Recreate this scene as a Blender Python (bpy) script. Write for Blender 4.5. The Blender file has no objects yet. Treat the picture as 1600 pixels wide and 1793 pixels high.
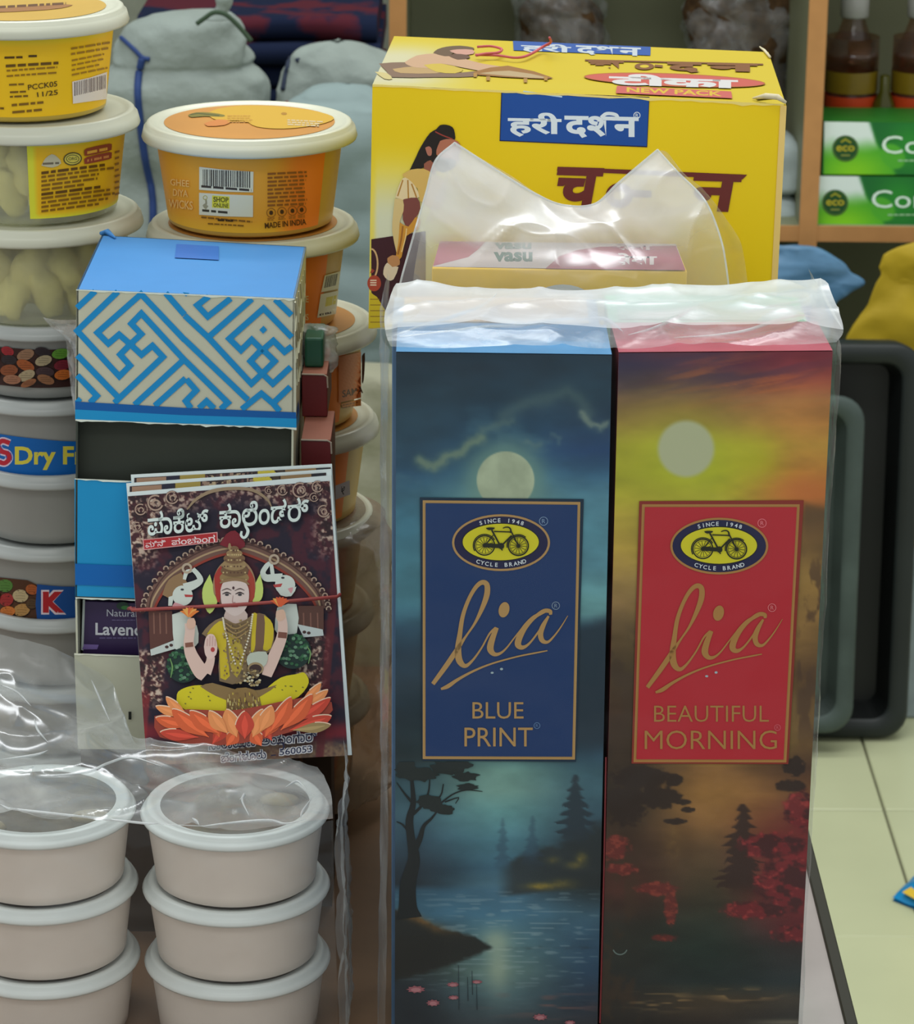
import bpy, bmesh, math, random
import numpy as np
from mathutils import Vector, Matrix, noise
from mathutils.geometry import tessellate_polygon
from mathutils.bvhtree import BVHTree

random.seed(7)
S = bpy.context.scene
COL = S.collection
PI = math.pi

# ------------------------------------------------------------------ camera
W_PX, H_PX, F_PX = 1600.0, 1793.0, 5300.0
PITCH, ROLL, CAM_H = math.radians(18.76), math.radians(0.48), 0.5964
cam = bpy.data.cameras.new('camera')
cam.sensor_fit = 'HORIZONTAL'
cam.sensor_width = 36.0
cam.lens = 36.0 * F_PX / W_PX
cam.clip_start, cam.clip_end = 0.05, 50
cam.dof.use_dof = True
cam.dof.focus_distance = 1.16
cam.dof.aperture_fstop = 62
cam_ob = bpy.data.objects.new('camera', cam)
COL.objects.link(cam_ob)
MROT = (Matrix.Rotation(PI / 2 - PITCH, 3, 'X') @ Matrix.Rotation(ROLL, 3, 'Z'))
cam_ob.matrix_world = Matrix.Translation((0, 0, CAM_H)) @ MROT.to_4x4()
S.camera = cam_ob
CAM = Vector((0, 0, CAM_H))

# ------------------------------------------------------------------ world, lights, exposure
S.view_settings.view_transform = 'Standard'
S.view_settings.look = 'None'
S.view_settings.gamma = 1.0
S.view_settings.use_curve_mapping = False
S.view_settings.exposure = 0.48
w = bpy.data.worlds.new('world')
S.world = w
w.use_nodes = True
w.node_tree.nodes['Background'].inputs[0].default_value = (0.97, 1.0, 0.98, 1)
w.node_tree.nodes['Background'].inputs[1].default_value = 0.50


def area(name, loc, rot, sx, sy, power, color=(1, 1, 1)):
    l = bpy.data.lights.new(name, 'AREA')
    l.shape = 'RECTANGLE'
    l.size, l.size_y, l.energy, l.color = sx, sy, power, color
    o = bpy.data.objects.new(name, l)
    o.location, o.rotation_euler = loc, rot
    COL.objects.link(o)
    return o


area('ceiling_light', (-0.5, 1.75, 2.3), (0, 0, 0), 2.4, 0.5, 27, (0.98, 1.0, 1.0))
area('ceiling_light', (0.5, 3.1, 2.3), (0, 0, 0), 2.4, 0.4, 20, (0.98, 1.0, 0.95))
area('ceiling_light', (-0.3, -0.6, 2.3), (0, 0, 0), 2.4, 0.5, 10, (1.0, 0.99, 0.96))
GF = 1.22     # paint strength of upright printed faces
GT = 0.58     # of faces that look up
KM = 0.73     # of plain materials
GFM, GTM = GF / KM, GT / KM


# ------------------------------------------------------------------ pixel <-> world
def ray(px, py):
    return (MROT @ Vector(((px - W_PX / 2) / F_PX, -(py - H_PX / 2) / F_PX, -1.0))).normalized()


def atY(px, py, y):
    d = ray(px, py)
    return CAM + d * (y / d.y)


def atZ(px, py, z):
    d = ray(px, py)
    return CAM + d * ((z - CAM_H) / d.z)


_MR = np.array(MROT)


def proj_np(P):
    q = (np.asarray(P, float) - np.array([0, 0, CAM_H])) @ _MR
    return W_PX / 2 - F_PX * q[..., 0] / q[..., 2], H_PX / 2 + F_PX * q[..., 1] / q[..., 2]


class Plane:
    """a printed flat surface: pt() gives the point of the face seen at a pixel"""
    def __init__(self, p, n):
        self.p, self.n = Vector(p), Vector(n).normalized()

    def pt(self, px, py, off=0.0):
        d = ray(px, py)
        return CAM + d * ((self.p + self.n * off - CAM).dot(self.n) / d.dot(self.n))


class Cone:
    """upright cone frustum wall"""
    def __init__(self, cx, cy, z0, r0, z1, r1):
        self.cx, self.cy, self.z0, self.r0, self.k = cx, cy, z0, r0, (r1 - r0) / (z1 - z0)

    def pt(self, px, py, off=0.0):
        d = ray(px, py)
        ox, oy, oz = CAM.x - self.cx, CAM.y - self.cy, CAM.z - self.z0
        r, k = self.r0 + off, self.k
        a = d.x ** 2 + d.y ** 2 - (k * d.z) ** 2
        b = 2 * (ox * d.x + oy * d.y - k * d.z * (r + k * oz))
        c = ox ** 2 + oy ** 2 - (r + k * oz) ** 2
        disc = b * b - 4 * a * c
        t = (-b - math.sqrt(disc)) / (2 * a) if disc > 0 else -b / (2 * a)
        return CAM + d * t


class Skin:
    """any mesh surface"""
    def __init__(self, ob):
        me = ob.data
        mw = world_of(ob)
        self.t = BVHTree.FromPolygons([mw + v.co for v in me.vertices], [list(p.vertices) for p in me.polygons])

    def pt(self, px, py, off=0.0):
        d = ray(px, py)
        hit = self.t.ray_cast(CAM, d)
        if hit[0] is None:
            near = self.t.find_nearest(CAM + d * 3.0)
            return near[0]
        return hit[0] - d * max(off, 0.0003)


# ------------------------------------------------------------------ colours and materials
def lin(c, g=1.0):
    if isinstance(c, str):
        c = [int(c[i:i + 2], 16) for i in (1, 3, 5)]
    o = []
    for x in c:
        x = max(0.0, x / 255.0)
        x = x / 12.92 if x <= 0.04045 else ((x + 0.055) / 1.055) ** 2.4
        o.append(x * g)
    k = min(1.0, 0.92 / max(max(o), 1e-6))
    return tuple(x * k for x in o)


def lin_np(c, g=1.0):
    c = np.clip(c / 255.0, 0, 1)
    c = np.where(c <= 0.04045, c / 12.92, ((c + 0.055) / 1.055) ** 2.4) * g
    return c * np.minimum(1.0, 0.92 / np.maximum(c.max(-1, keepdims=True), 1e-6))


MATS = {}


def mat(name, c, rough=0.5, g=1.0, spec=0.4, var=0.07, scale=60, bump=0.0, bscale=400, trans=0.0, metal=0.0, coat=0.0, bdist=0.001):
    if name in MATS:
        return MATS[name]
    m = bpy.data.materials.new(name)
    m.use_nodes = True
    nt = m.node_tree
    b = nt.nodes['Principled BSDF']
    c = lin(c, g * KM)
    b.inputs['Roughness'].default_value = rough
    b.inputs['Specular IOR Level'].default_value = spec
    b.inputs['Metallic'].default_value = metal
    b.inputs['Transmission Weight'].default_value = trans
    b.inputs['Coat Weight'].default_value = coat
    tc = nt.nodes.new('ShaderNodeTexCoord')
    n = nt.nodes.new('ShaderNodeTexNoise')
    n.inputs['Scale'].default_value = scale
    n.inputs['Detail'].default_value = 4
    nt.links.new(tc.outputs['Object'], n.inputs['Vector'])
    r = nt.nodes.new('ShaderNodeValToRGB')
    r.color_ramp.elements[0].position = 0.3
    r.color_ramp.elements[1].position = 0.7
    r.color_ramp.elements[0].color = tuple(x * (1 - var) for x in c) + (1,)
    r.color_ramp.elements[1].color = tuple(min(1, x * (1 + var)) for x in c) + (1,)
    nt.links.new(n.outputs['Fac'], r.inputs['Fac'])
    nt.links.new(r.outputs['Color'], b.inputs['Base Color'])
    if bump:
        n2 = nt.nodes.new('ShaderNodeTexNoise')
        n2.inputs['Scale'].default_value = bscale
        n2.inputs['Detail'].default_value = 3
        nt.links.new(tc.outputs['Object'], n2.inputs['Vector'])
        bp = nt.nodes.new('ShaderNodeBump')
        bp.inputs['Strength'].default_value = bump
        bp.inputs['Distance'].default_value = bdist
        nt.links.new(n2.outputs['Fac'], bp.inputs['Height'])
        nt.links.new(bp.outputs['Normal'], b.inputs['Normal'])
    MATS[name] = m
    return m


def ink(name='printed_ink', rough=0.45, coat=0.0):
    if name in MATS:
        return MATS[name]
    m = bpy.data.materials.new(name)
    m.use_nodes = True
    nt = m.node_tree
    b = nt.nodes['Principled BSDF']
    b.inputs['Roughness'].default_value = rough
    b.inputs['Specular IOR Level'].default_value = 0.3
    b.inputs['Coat Weight'].default_value = coat
    a = nt.nodes.new('ShaderNodeVertexColor')
    a.layer_name = 'Col'
    nt.links.new(a.outputs['Color'], b.inputs['Base Color'])
    MATS[name] = m
    return m


def film(name, milk=0.05, streak=0.15, rough=0.16, tint=(0.96, 0.98, 0.98), scale=40, fres=1.0, milk_c=(0.80, 0.83, 0.83), cap=0.16, attr=False):
    """thin polythene: lets most light through, milky where it is creased, shiny at a glancing angle"""
    if name in MATS:
        return MATS[name]
    m = bpy.data.materials.new(name)
    m.use_nodes = True
    nt = m.node_tree
    out = nt.nodes['Material Output']
    nt.nodes.remove(nt.nodes['Principled BSDF'])
    N, L = nt.nodes.new, nt.links.new
    tr = N('ShaderNodeBsdfTransparent')
    tr.inputs[0].default_value = tint + (1,)
    df = N('ShaderNodeBsdfDiffuse')
    df.inputs[0].default_value = milk_c + (1,)
    tl = N('ShaderNodeBsdfTranslucent')
    tl.inputs[0].default_value = milk_c + (1,)
    dm = N('ShaderNodeMixShader')
    dm.inputs[0].default_value = 0.35
    L(df.outputs[0], dm.inputs[1])
    L(tl.outputs[0], dm.inputs[2])
    gl = N('ShaderNodeBsdfGlossy')
    gl.inputs['Roughness'].default_value = rough
    gl.inputs[0].default_value = (0.95, 0.97, 1, 1)
    tc = N('ShaderNodeTexCoord')
    nz = N('ShaderNodeTexNoise')
    nz.inputs['Scale'].default_value = scale
    nz.inputs['Detail'].default_value = 5
    nz.inputs['Distortion'].default_value = 0.8
    L(tc.outputs['Object'], nz.inputs['Vector'])
    rp = N('ShaderNodeMapRange')
    rp.inputs[1].default_value, rp.inputs[2].default_value = 0.45, 0.75
    rp.inputs[3].default_value, rp.inputs[4].default_value = milk, milk + streak
    L(nz.outputs['Fac'], rp.inputs[0])
    m1 = N('ShaderNodeMixShader')
    if attr:      # how many layers of film lie folded here
        va = N('ShaderNodeVertexColor')
        va.layer_name = 'Col'
        mu = N('ShaderNodeMath')
        mu.operation = 'MULTIPLY'
        L(rp.outputs[0], mu.inputs[0])
        L(va.outputs[0], mu.inputs[1])
        L(mu.outputs[0], m1.inputs[0])
    else:
        L(rp.outputs[0], m1.inputs[0])
    L(tr.outputs[0], m1.inputs[1])
    L(dm.outputs[0], m1.inputs[2])
    fr = N('ShaderNodeFresnel')
    fr.inputs[0].default_value = 1.5
    bp = N('ShaderNodeBump')
    bp.inputs['Strength'].default_value = 0.25
    bp.inputs['Distance'].default_value = 0.002
    n2 = N('ShaderNodeTexNoise')
    n2.inputs['Scale'].default_value = scale * 3
    n2.inputs['Detail'].default_value = 2
    L(tc.outputs['Object'], n2.inputs['Vector'])
    L(n2.outputs['Fac'], bp.inputs['Height'])
    L(bp.outputs[0], gl.inputs['Normal'])
    ml = N('ShaderNodeMath')
    ml.operation = 'MULTIPLY'
    ml.use_clamp = True
    ml.inputs[1].default_value = fres * 0.55
    L(fr.outputs[0], ml.inputs[0])
    mn = N('ShaderNodeMath')
    mn.operation = 'MINIMUM'
    mn.inputs[1].default_value = cap
    L(ml.outputs[0], mn.inputs[0])
    m2 = N('ShaderNodeMixShader')
    L(mn.outputs[0], m2.inputs[0])
    L(m1.outputs[0], m2.inputs[1])
    L(gl.outputs[0], m2.inputs[2])
    L(m2.outputs[0], out.inputs[0])
    MATS[name] = m
    return m


# ------------------------------------------------------------------ objects
ROOTLOC = {}


def world_of(ob):
    v = Vector(ob.location)
    p = ob.parent
    while p is not None:
        v = v + p.location
        p = p.parent
    return v


def tag(o, label=None, cat=None, group=None, kind=None):
    if label:
        o['label'] = label
    if cat:
        o['category'] = cat
    if group:
        o['group'] = group
    if kind:
        o['kind'] = kind
    return o


def thing(name, loc, label, cat, group=None):
    o = bpy.data.objects.new(name, None)
    o.empty_display_size = 0.02
    o.location = loc
    COL.objects.link(o)
    return tag(o, label, cat, group)


class MB:
    """mesh collector in world coordinates; build() makes ONE object"""
    def __init__(self):
        self.v, self.f, self.c, self.mi = [], [], [], []

    def face(self, pts, col=None, mi=0):
        i = len(self.v)
        self.v += [tuple(p) for p in pts]
        self.f.append(tuple(range(i, i + len(pts))))
        self.mi.append(mi)
        self.c += [col] * len(pts)

    def add(self, verts, faces, col=None, mi=0):
        i = len(self.v)
        self.v += [tuple(p) for p in verts]
        self.f += [tuple(k + i for k in f) for f in faces]
        self.mi += [mi] * len(faces)
        self.c += [col] * len(verts)

    def hexa(self, p):
        """8 corners: front tl tr br bl, back tl tr br bl"""
        self.add(p, [(0, 3, 2, 1), (4, 5, 6, 7), (0, 1, 5, 4), (3, 7, 6, 2), (0, 4, 7, 3), (1, 2, 6, 5)])

    def box(self, x0, x1, y0, y1, z0, z1):
        self.hexa([(x0, y0, z1), (x1, y0, z1), (x1, y0, z0), (x0, y0, z0), (x0, y1, z1), (x1, y1, z1), (x1, y1, z0), (x0, y1, z0)])

    def lathe(self, cx, cy, prof, n=48, close_ends=True):
        """prof: list of (r, z)"""
        vs, fs = [], []
        for r, z in prof:
            for k in range(n):
                a = 2 * PI * k / n
                vs.append((cx + r * math.cos(a), cy + r * math.sin(a), z))
        for j in range(len(prof) - 1):
            for k in range(n):
                k2 = (k + 1) % n
                fs.append((j * n + k, j * n + k2, (j + 1) * n + k2, (j + 1) * n + k))
        if close_ends:
            fs.append(tuple(range(n))[::-1])
            fs.append(tuple((len(prof) - 1) * n + k for k in range(n)))
        self.add(vs, fs)

    def tube(self, pts, rad, n=8):
        pts = [Vector(p) for p in pts]
        rs = rad if isinstance(rad, (list, tuple)) else [rad] * len(pts)
        vs, fs = [], []
        for i, p in enumerate(pts):
            t = (pts[min(i + 1, len(pts) - 1)] - pts[max(i - 1, 0)]).normalized()
            u = t.cross(Vector((0.13, 0.2, 1))).normalized()
            q = t.cross(u)
            for k in range(n):
                a = 2 * PI * k / n
                vs.append(p + (u * math.cos(a) + q * math.sin(a)) * rs[i])
        for i in range(len(pts) - 1):
            for k in range(n):
                k2 = (k + 1) % n
                fs.append((i * n + k, i * n + k2, (i + 1) * n + k2, (i + 1) * n + k))
        fs.append(tuple(range(n))[::-1])
        fs.append(tuple((len(pts) - 1) * n + k for k in range(n)))
        self.add(vs, fs)

    def grid(self, P, colr=None):
        """P: array [m][n] of points"""
        m, n = len(P), len(P[0])
        vs = [p for row in P for p in row]
        fs = [(i * n + j, i * n + j + 1, (i + 1) * n + j + 1, (i + 1) * n + j) for i in range(m - 1) for j in range(n - 1)]
        i0 = len(self.v)
        self.add(vs, fs)
        if colr is not None:
            self.c[i0:] = [tuple(c) for c in colr]

    def build(self, name, m, parent=None, smooth=False, bevel=0.0, seg=2):
        off = Vector((0, 0, 0))
        if parent is not None:
            off = world_of(parent)
        me = bpy.data.meshes.new(name)
        me.from_pydata([(a[0] - off.x, a[1] - off.y, a[2] - off.z) for a in self.v], [], self.f)
        ms = m if isinstance(m, (list, tuple)) else [m]
        for x in ms:
            me.materials.append(x)
        if len(ms) > 1:
            me.polygons.foreach_set('material_index', self.mi)
        if any(c is not None for c in self.c):
            at = me.color_attributes.new('Col', 'FLOAT_COLOR', 'POINT')
            a = np.ones((len(self.v), 4), np.float32)
            a[:, :3] = np.array([c if c is not None else (1, 1, 1) for c in self.c], np.float32)
            at.data.foreach_set('color', a.ravel())
        if smooth:
            me.polygons.foreach_set('use_smooth', [True] * len(me.polygons))
        me.update()
        o = bpy.data.objects.new(name, me)
        COL.objects.link(o)
        if parent is not None:
            o.parent = parent
        if bevel:
            b = o.modifiers.new('bevel', 'BEVEL')
            b.width, b.segments, b.limit_method = bevel, seg, 'ANGLE'
        return o


def smooth_pts(pts, k=4):
    """Catmull-Rom through the points (tuples of any length)"""
    P = [np.array(p, float) for p in pts]
    if len(P) < 3:
        return [tuple(p) for p in P]
    Q = [2 * P[0] - P[1]] + P + [2 * P[-1] - P[-2]]
    out = []
    for i in range(1, len(Q) - 2):
        for j in range(k):
            t = j / k
            a, b, c, d = Q[i - 1], Q[i], Q[i + 1], Q[i + 2]
            out.append(tuple(0.5 * (2 * b + (c - a) * t + (2 * a - 5 * b + 4 * c - d) * t * t + (3 * b - a - 3 * c + d) * t ** 3)))
    out.append(tuple(P[-1]))
    return out


TXT = {}


def text_mesh(s, bold=0.0):
    key = (s, bold)
    if key not in TXT:
        cu = bpy.data.curves.new('t', 'FONT')
        cu.body = s
        cu.resolution_u = 3
        cu.offset = bold
        o = bpy.data.objects.new('t', cu)
        COL.objects.link(o)
        dg = bpy.context.evaluated_depsgraph_get()
        me = bpy.data.meshes.new_from_object(o.evaluated_get(dg))
        vs = np.array([v.co[:2] for v in me.vertices]).reshape(-1, 2)
        fs = [tuple(p.vertices) for p in me.polygons]
        bpy.data.objects.remove(o)
        bpy.data.curves.remove(cu)
        bpy.data.meshes.remove(me)
        lo, hi = vs.min(0), vs.max(0)
        TXT[key] = ((vs - lo) / np.maximum(hi - lo, 1e-6), fs, hi - lo)
    return TXT[key]


class Print:
    """flat print, traced on a surface; every call lies a hair above the one before"""
    def __init__(self, surf, g=GF, base=0.00010, step=0.000012, o=(0, 0), s=1.0):
        self.m, self.surf, self.g, self.off, self.step = MB(), surf, g, base, step
        self.o, self.s = o, s

    def at(self, o, s):
        self.o, self.s = o, s
        return self

    def P(self, p):
        return self.surf.pt(self.o[0] + p[0] / self.s, self.o[1] + p[1] / self.s, self.off)

    def poly(self, pts, c, smooth=0):
        if smooth:
            pts = smooth_pts(list(pts) + [pts[0]], smooth)[:-1]
        self.off += self.step
        tr = tessellate_polygon([[Vector((p[0], p[1], 0)) for p in pts]])
        if isinstance(self.surf, Plane):
            self.m.add([self.P(p) for p in pts], tr, lin(c, self.g))
            return
        self.tris([tuple((float(pts[i][0]), float(pts[i][1])) for i in t) for t in tr], c)

    def tris(self, st, c):
        lim = 9.0 * self.s
        vs, fs = [], []
        while st:
            t = st.pop()
            e = [math.hypot(t[k][0] - t[(k + 1) % 3][0], t[k][1] - t[(k + 1) % 3][1]) for k in range(3)]
            k = e.index(max(e))
            if e[k] > lim:
                a, b, c2 = t[k], t[(k + 1) % 3], t[(k + 2) % 3]
                m = ((a[0] + b[0]) / 2, (a[1] + b[1]) / 2)
                st += [(a, m, c2), (m, b, c2)]
            else:
                fs.append((len(vs), len(vs) + 1, len(vs) + 2))
                vs += [self.P(q) for q in t]
        self.m.add(vs, fs, lin(c, self.g))

    def ell(self, cx, cy, rx, ry, c, rot=0, n=28):
        cr, sr = math.cos(math.radians(rot)), math.sin(math.radians(rot))
        pts = []
        for k in range(n):
            a = 2 * PI * k / n
            x, y = rx * math.cos(a), ry * math.sin(a)
            pts.append((cx + x * cr - y * sr, cy + x * sr + y * cr))
        self.poly(pts, c)

    def ring(self, cx, cy, rx, ry, wd, c, n=28, a0=0, a1=360, rot=0):
        cr, sr = math.cos(math.radians(rot)), math.sin(math.radians(rot))
        pts = []
        for k in range(n + 1):
            a = math.radians(a0 + (a1 - a0) * k / n)
            x, y = rx * math.cos(a), ry * math.sin(a)
            pts.append((cx + x * cr - y * sr, cy + x * sr + y * cr))
        self.line(pts, wd, c)

    def line(self, pts, wd, c, smooth=0):
        """pts (x, y) with one width, or (x, y, width)"""
        self.off += self.step
        P = [tuple(p) if len(p) == 3 else (p[0], p[1], wd) for p in pts]
        if smooth:
            P = smooth_pts(P, smooth)
        A = []
        n = len(P)
        for i in range(n):
            x0, y0 = P[max(i - 1, 0)][:2]
            x1, y1 = P[i][:2]
            x2, y2 = P[min(i + 1, n - 1)][:2]
            a, b = np.array([x1 - x0, y1 - y0]), np.array([x2 - x1, y2 - y1])
            a = a / (np.linalg.norm(a) + 1e-9)
            b = b / (np.linalg.norm(b) + 1e-9)
            t = a + b
            t = t / (np.linalg.norm(t) + 1e-9)
            nn = np.array([-t[1], t[0]])
            na = np.array([-a[1], a[0]]) if i else np.array([-b[1], b[0]])
            k = min(1.0 / max(0.35, abs(nn.dot(na))), 2.2)
            h = max(P[i][2], 0.05) / 2 * k
            A.append((self.P((x1 + nn[0] * h, y1 + nn[1] * h)), self.P((x1 - nn[0] * h, y1 - nn[1] * h))))
        vs = [p for ab in A for p in ab]
        self.m.add(vs, [(2 * i, 2 * i + 1, 2 * i + 3, 2 * i + 2) for i in range(n - 1)], lin(c, self.g))

    def text(self, s, tl, tr, br, bl, c, bold=0.0):
        self.off += self.step
        uv, fs, _ = text_mesh(s, bold)
        tl, tr, br, bl = map(np.array, (tl, tr, br, bl))
        q2 = [(bl * (1 - u) + br * u) * (1 - v) + (tl * (1 - u) + tr * u) * v for u, v in uv]
        if isinstance(self.surf, Cone):
            self.tris([(tuple(q2[f[0]]), tuple(q2[f[k]]), tuple(q2[f[k + 1]])) for f in fs for k in range(1, len(f) - 1)], c)
            return
        self.m.add([self.P(q) for q in q2], fs, lin(c, self.g))

    def textbox(self, s, x0, y0, x1, y1, c, bold=0.0, slope=0.0, skew=0.0):
        """ink box with a slope in y per x and a lean in x per y"""
        def q(x, y):
            return (x - skew * (y - y0), y + slope * (x - x0))
        self.text(s, q(x0, y0), q(x1, y0), q(x1, y1), q(x0, y1), c, bold)

    def arc_text(self, s, cx, cy, rx, ry, a0, a1, h, c, top=True, bold=0.0):
        n = len(s)
        for i, ch in enumerate(s):
            if ch == ' ':
                continue
            a = math.radians(a0 + (a1 - a0) * i / (n - 1))
            x, y = cx + rx * math.cos(a), cy + ry * math.sin(a)
            tx, ty = -rx * math.sin(a), ry * math.cos(a)
            if a1 < a0:
                tx, ty = -tx, -ty
            l = math.hypot(tx, ty)
            tx, ty = tx / l, ty / l
            ux, uy = ty, -tx
            _, _, sz = text_mesh(ch, bold)
            wdt = h * sz[0] / 0.69
            p = lambda u, v: (x + tx * u * wdt / 2 + ux * v * h / 2, y + ty * u * wdt / 2 + uy * v * h / 2)
            self.text(ch, p(-1, 1), p(1, 1), p(1, -1), p(-1, -1), c, bold)

    def dashes(self, x0, y0, x1, n, dy, h, c, slope=0.0, seed=1, ragged=0.25):
        """rows of print too small to read"""
        r = random.Random(seed)
        for i in range(n):
            y, x = y0 + i * dy, x0
            xe = x1 - (x1 - x0) * r.random() * ragged
            while x < xe:
                ww = min((1.2 + 2.6 * r.random()) * h * 1.4, xe - x)
                yy = y + slope * (x - x0)
                self.poly([(x, yy), (x + ww, yy + slope * ww), (x + ww, yy + slope * ww + h), (x, yy + h)], c)
                self.off -= self.step
                x += ww + h * 0.8

    def bars(self, x0, y0, x1, y1, c, slope=0.0, seed=1, n=26, lean=0.0):
        r = random.Random(seed)
        x = x0
        st = (x1 - x0) / n
        while x < x1:
            ww = st * (0.3 + 0.7 * r.random())
            yy = slope * (x - x0)
            self.poly([(x, y0 + yy), (x + ww, y0 + yy), (x + ww + lean, y1 + yy), (x + lean, y1 + yy)], c)
            self.off -= self.step
            x += ww + st * (0.3 + 0.6 * r.random())

    def build(self, name, parent, m=None):
        return self.m.build(name, m or ink(), parent)


# ------------------------------------------------------------------ painting helpers (numpy)
def vnoise(x, y, seed=0):
    xi, yi = np.floor(x), np.floor(y)
    fx, fy = x - xi, y - yi
    fx, fy = fx * fx * (3 - 2 * fx), fy * fy * (3 - 2 * fy)

    def h(a, b):
        t = np.sin(a * 127.1 + b * 311.7 + seed * 74.7) * 43758.5453
        return t - np.floor(t)
    return (h(xi, yi) * (1 - fx) + h(xi + 1, yi) * fx) * (1 - fy) + (h(xi, yi + 1) * (1 - fx) + h(xi + 1, yi + 1) * fx) * fy


def fbm(x, y, seed=0, oct=4):
    t, a, s = 0, 0.5, 0
    for k in range(oct):
        t = t + a * vnoise(x * 2 ** k, y * 2 ** k, seed + k)
        s += a
        a *= 0.5
    return t / s


def sm(a, b, x):
    t = np.clip((x - a) / (b - a), 0, 1)
    return t * t * (3 - 2 * t)


def table(px, py, xs, rows):
    """rows: (y, colL, colC, colR)"""
    ys = np.array([r[0] for r in rows], float)
    out = np.zeros(px.shape + (3,))
    cols = []
    for k in (1, 2, 3):
        cols.append(np.stack([np.interp(py, ys, [r[k][c] for r in rows]) for c in range(3)], -1))
    t = np.clip((px - xs[0]) / (xs[1] - xs[0]), 0, 1)[..., None]
    u = np.clip((px - xs[1]) / (xs[2] - xs[1]), 0, 1)[..., None]
    t, u = t * t * (3 - 2 * t), u * u * (3 - 2 * u)
    return (cols[0] * (1 - t) + cols[1] * t) * (1 - u) + cols[2] * u


def over(c, col, t):
    t = np.clip(t, 0, 1)[..., None]
    return c * (1 - t) + np.array(col, float) * t


def gauss(px, py, cx, cy, rx, ry):
    return np.exp(-((px - cx) / rx) ** 2 - ((py - cy) / ry) ** 2)


def dline(px, py, pts):
    d = np.full(px.shape, 1e9)
    for (x0, y0), (x1, y1) in zip(pts[:-1], pts[1:]):
        vx, vy = x1 - x0, y1 - y0
        t = np.clip(((px - x0) * vx + (py - y0) * vy) / (vx * vx + vy * vy + 1e-9), 0, 1)
        d = np.minimum(d, np.hypot(px - x0 - t * vx, py - y0 - t * vy))
    return d


def painted(corners, off_n, nu, nv, fn, name, parent, g=GF, m=None):
    """dense sheet on the quad (tl, tr, br, bl) of a face, coloured by fn(px, py)"""
    tl, tr, br, bl = [np.array(c) + np.array(off_n) for c in corners]
    u = np.linspace(0, 1, nu)[None, :, None]
    v = np.linspace(0, 1, nv)[:, None, None]
    P = (tl * (1 - u) + tr * u) * (1 - v) + (bl * (1 - u) + br * u) * v
    px, py = proj_np(P)
    c = lin_np(fn(px, py), g).reshape(-1, 3)
    mb = MB()
    mb.grid(P.tolist(), c)
    return mb.build(name, m or ink(), parent)


# ================================================================== the setting
FZ = -0.75
mb = MB()
mb.box(-2.2, 2.4, -1.2, 3.95, FZ - 0.05, FZ - 0.004)
floor = tag(mb.build('floor', mat('grout', (120, 118, 95), 0.8, 1.0)), 'pale cream tiled shop floor', kind='structure')
tile_m = mat('floor_tile', (212, 217, 176), 0.22, 1.05, 0.5, 0.03, 9)
proto = None
T = 0.3
for i in range(-7, 7):
    for j in range(-6, 4):
        x0, y0 = 0.462 + i * T, 2.68 + j * T
        if y0 < 1.2 or x0 < -1.7 or y0 > 3.8:
            continue
        if proto is None:
            mb = MB()
            mb.box(x0 + 0.0012, x0 + T - 0.0012, y0 + 0.0012, y0 + T - 0.0012, FZ - 0.006, FZ)
            proto = mb.build('tile', tile_m, floor, bevel=0.0012, seg=1)
            pl = (x0, y0)
        else:
            o = proto.copy()
            o.location = (x0 - pl[0], y0 - pl[1], random.uniform(-0.0004, 0.0003))
            COL.objects.link(o)
mb = MB()
mb.box(-2.2, 2.4, 3.95, 4.05, FZ, 2.4)
tag(mb.build('wall_back', mat('plaster', (150, 155, 140), 0.9, 0.9, bump=0.2)), 'plain plaster wall behind the shelf unit', kind='structure')


# ------------------------------------------------------------------ soft bodies
def loft(levels, Y, dr=0.6, amp=0.006, seed=0, freq=9.0, n=56, ex=2.6, m=70, fold=0.0):
    """closed soft body: levels (y_px, left_px, right_px) read at distance Y"""
    L = np.array(smooth_pts(levels, 4))
    t = np.linspace(0, 1, len(L))
    tt = np.linspace(0, 1, m)
    ly, ll, lr = (np.interp(tt, t, L[:, k]) for k in range(3))
    vs, fs = [], []
    off = Vector((seed * 3.1, seed * 1.7, 0))
    for i in range(m):
        a, b = atY(ll[i], ly[i], Y), atY(lr[i], ly[i], Y)
        cx, hw, z = (a.x + b.x) / 2, (b.x - a.x) / 2, a.z
        for k in range(n):
            an = 2 * PI * k / n
            c, s = math.cos(an), math.sin(an)
            x = hw * math.copysign(abs(c) ** (2 / ex), c)
            y = hw * dr * math.copysign(abs(s) ** (2 / ex), s)
            p = Vector((cx + x, Y + y + hw * dr * 0.0, z))
            q = p * freq + off
            d = noise.fractal(q, 1.0, 2.0, 4) * amp + (0.0022 * (1 - abs(noise.noise(Vector((q.x * 3 + q.z * 2.2, q.y * 3, q.z * 3 - q.x * 1.5))))) ** 4 if fold else 0)
            if fold:
                d -= fold * max(0, 0.35 - abs(noise.noise(Vector((q.x * 0.9 + q.z * 0.5, q.y * 0.9, q.z * 1.5 - q.x * 0.4))))) / 0.35
            e = Vector((c, s, 0.25 * noise.noise(q * 1.7)))
            vs.append(p + e * d)
    for i in range(m - 1):
        for k in range(n):
            k2 = (k + 1) % n
            fs.append((i * n + k, (i + 1) * n + k, (i + 1) * n + k2, i * n + k2))
    fs.append(tuple(range(n)))
    fs.append(tuple((m - 1) * n + k for k in range(n))[::-1])
    mb = MB()
    mb.add(vs, fs)
    return mb


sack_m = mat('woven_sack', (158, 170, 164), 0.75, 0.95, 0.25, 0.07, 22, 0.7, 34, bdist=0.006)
sack_m2 = mat('woven_sack_shadow_side', (146, 158, 146), 0.75, 0.8, 0.25, 0.07, 22, 0.7, 34, bdist=0.006)


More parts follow.
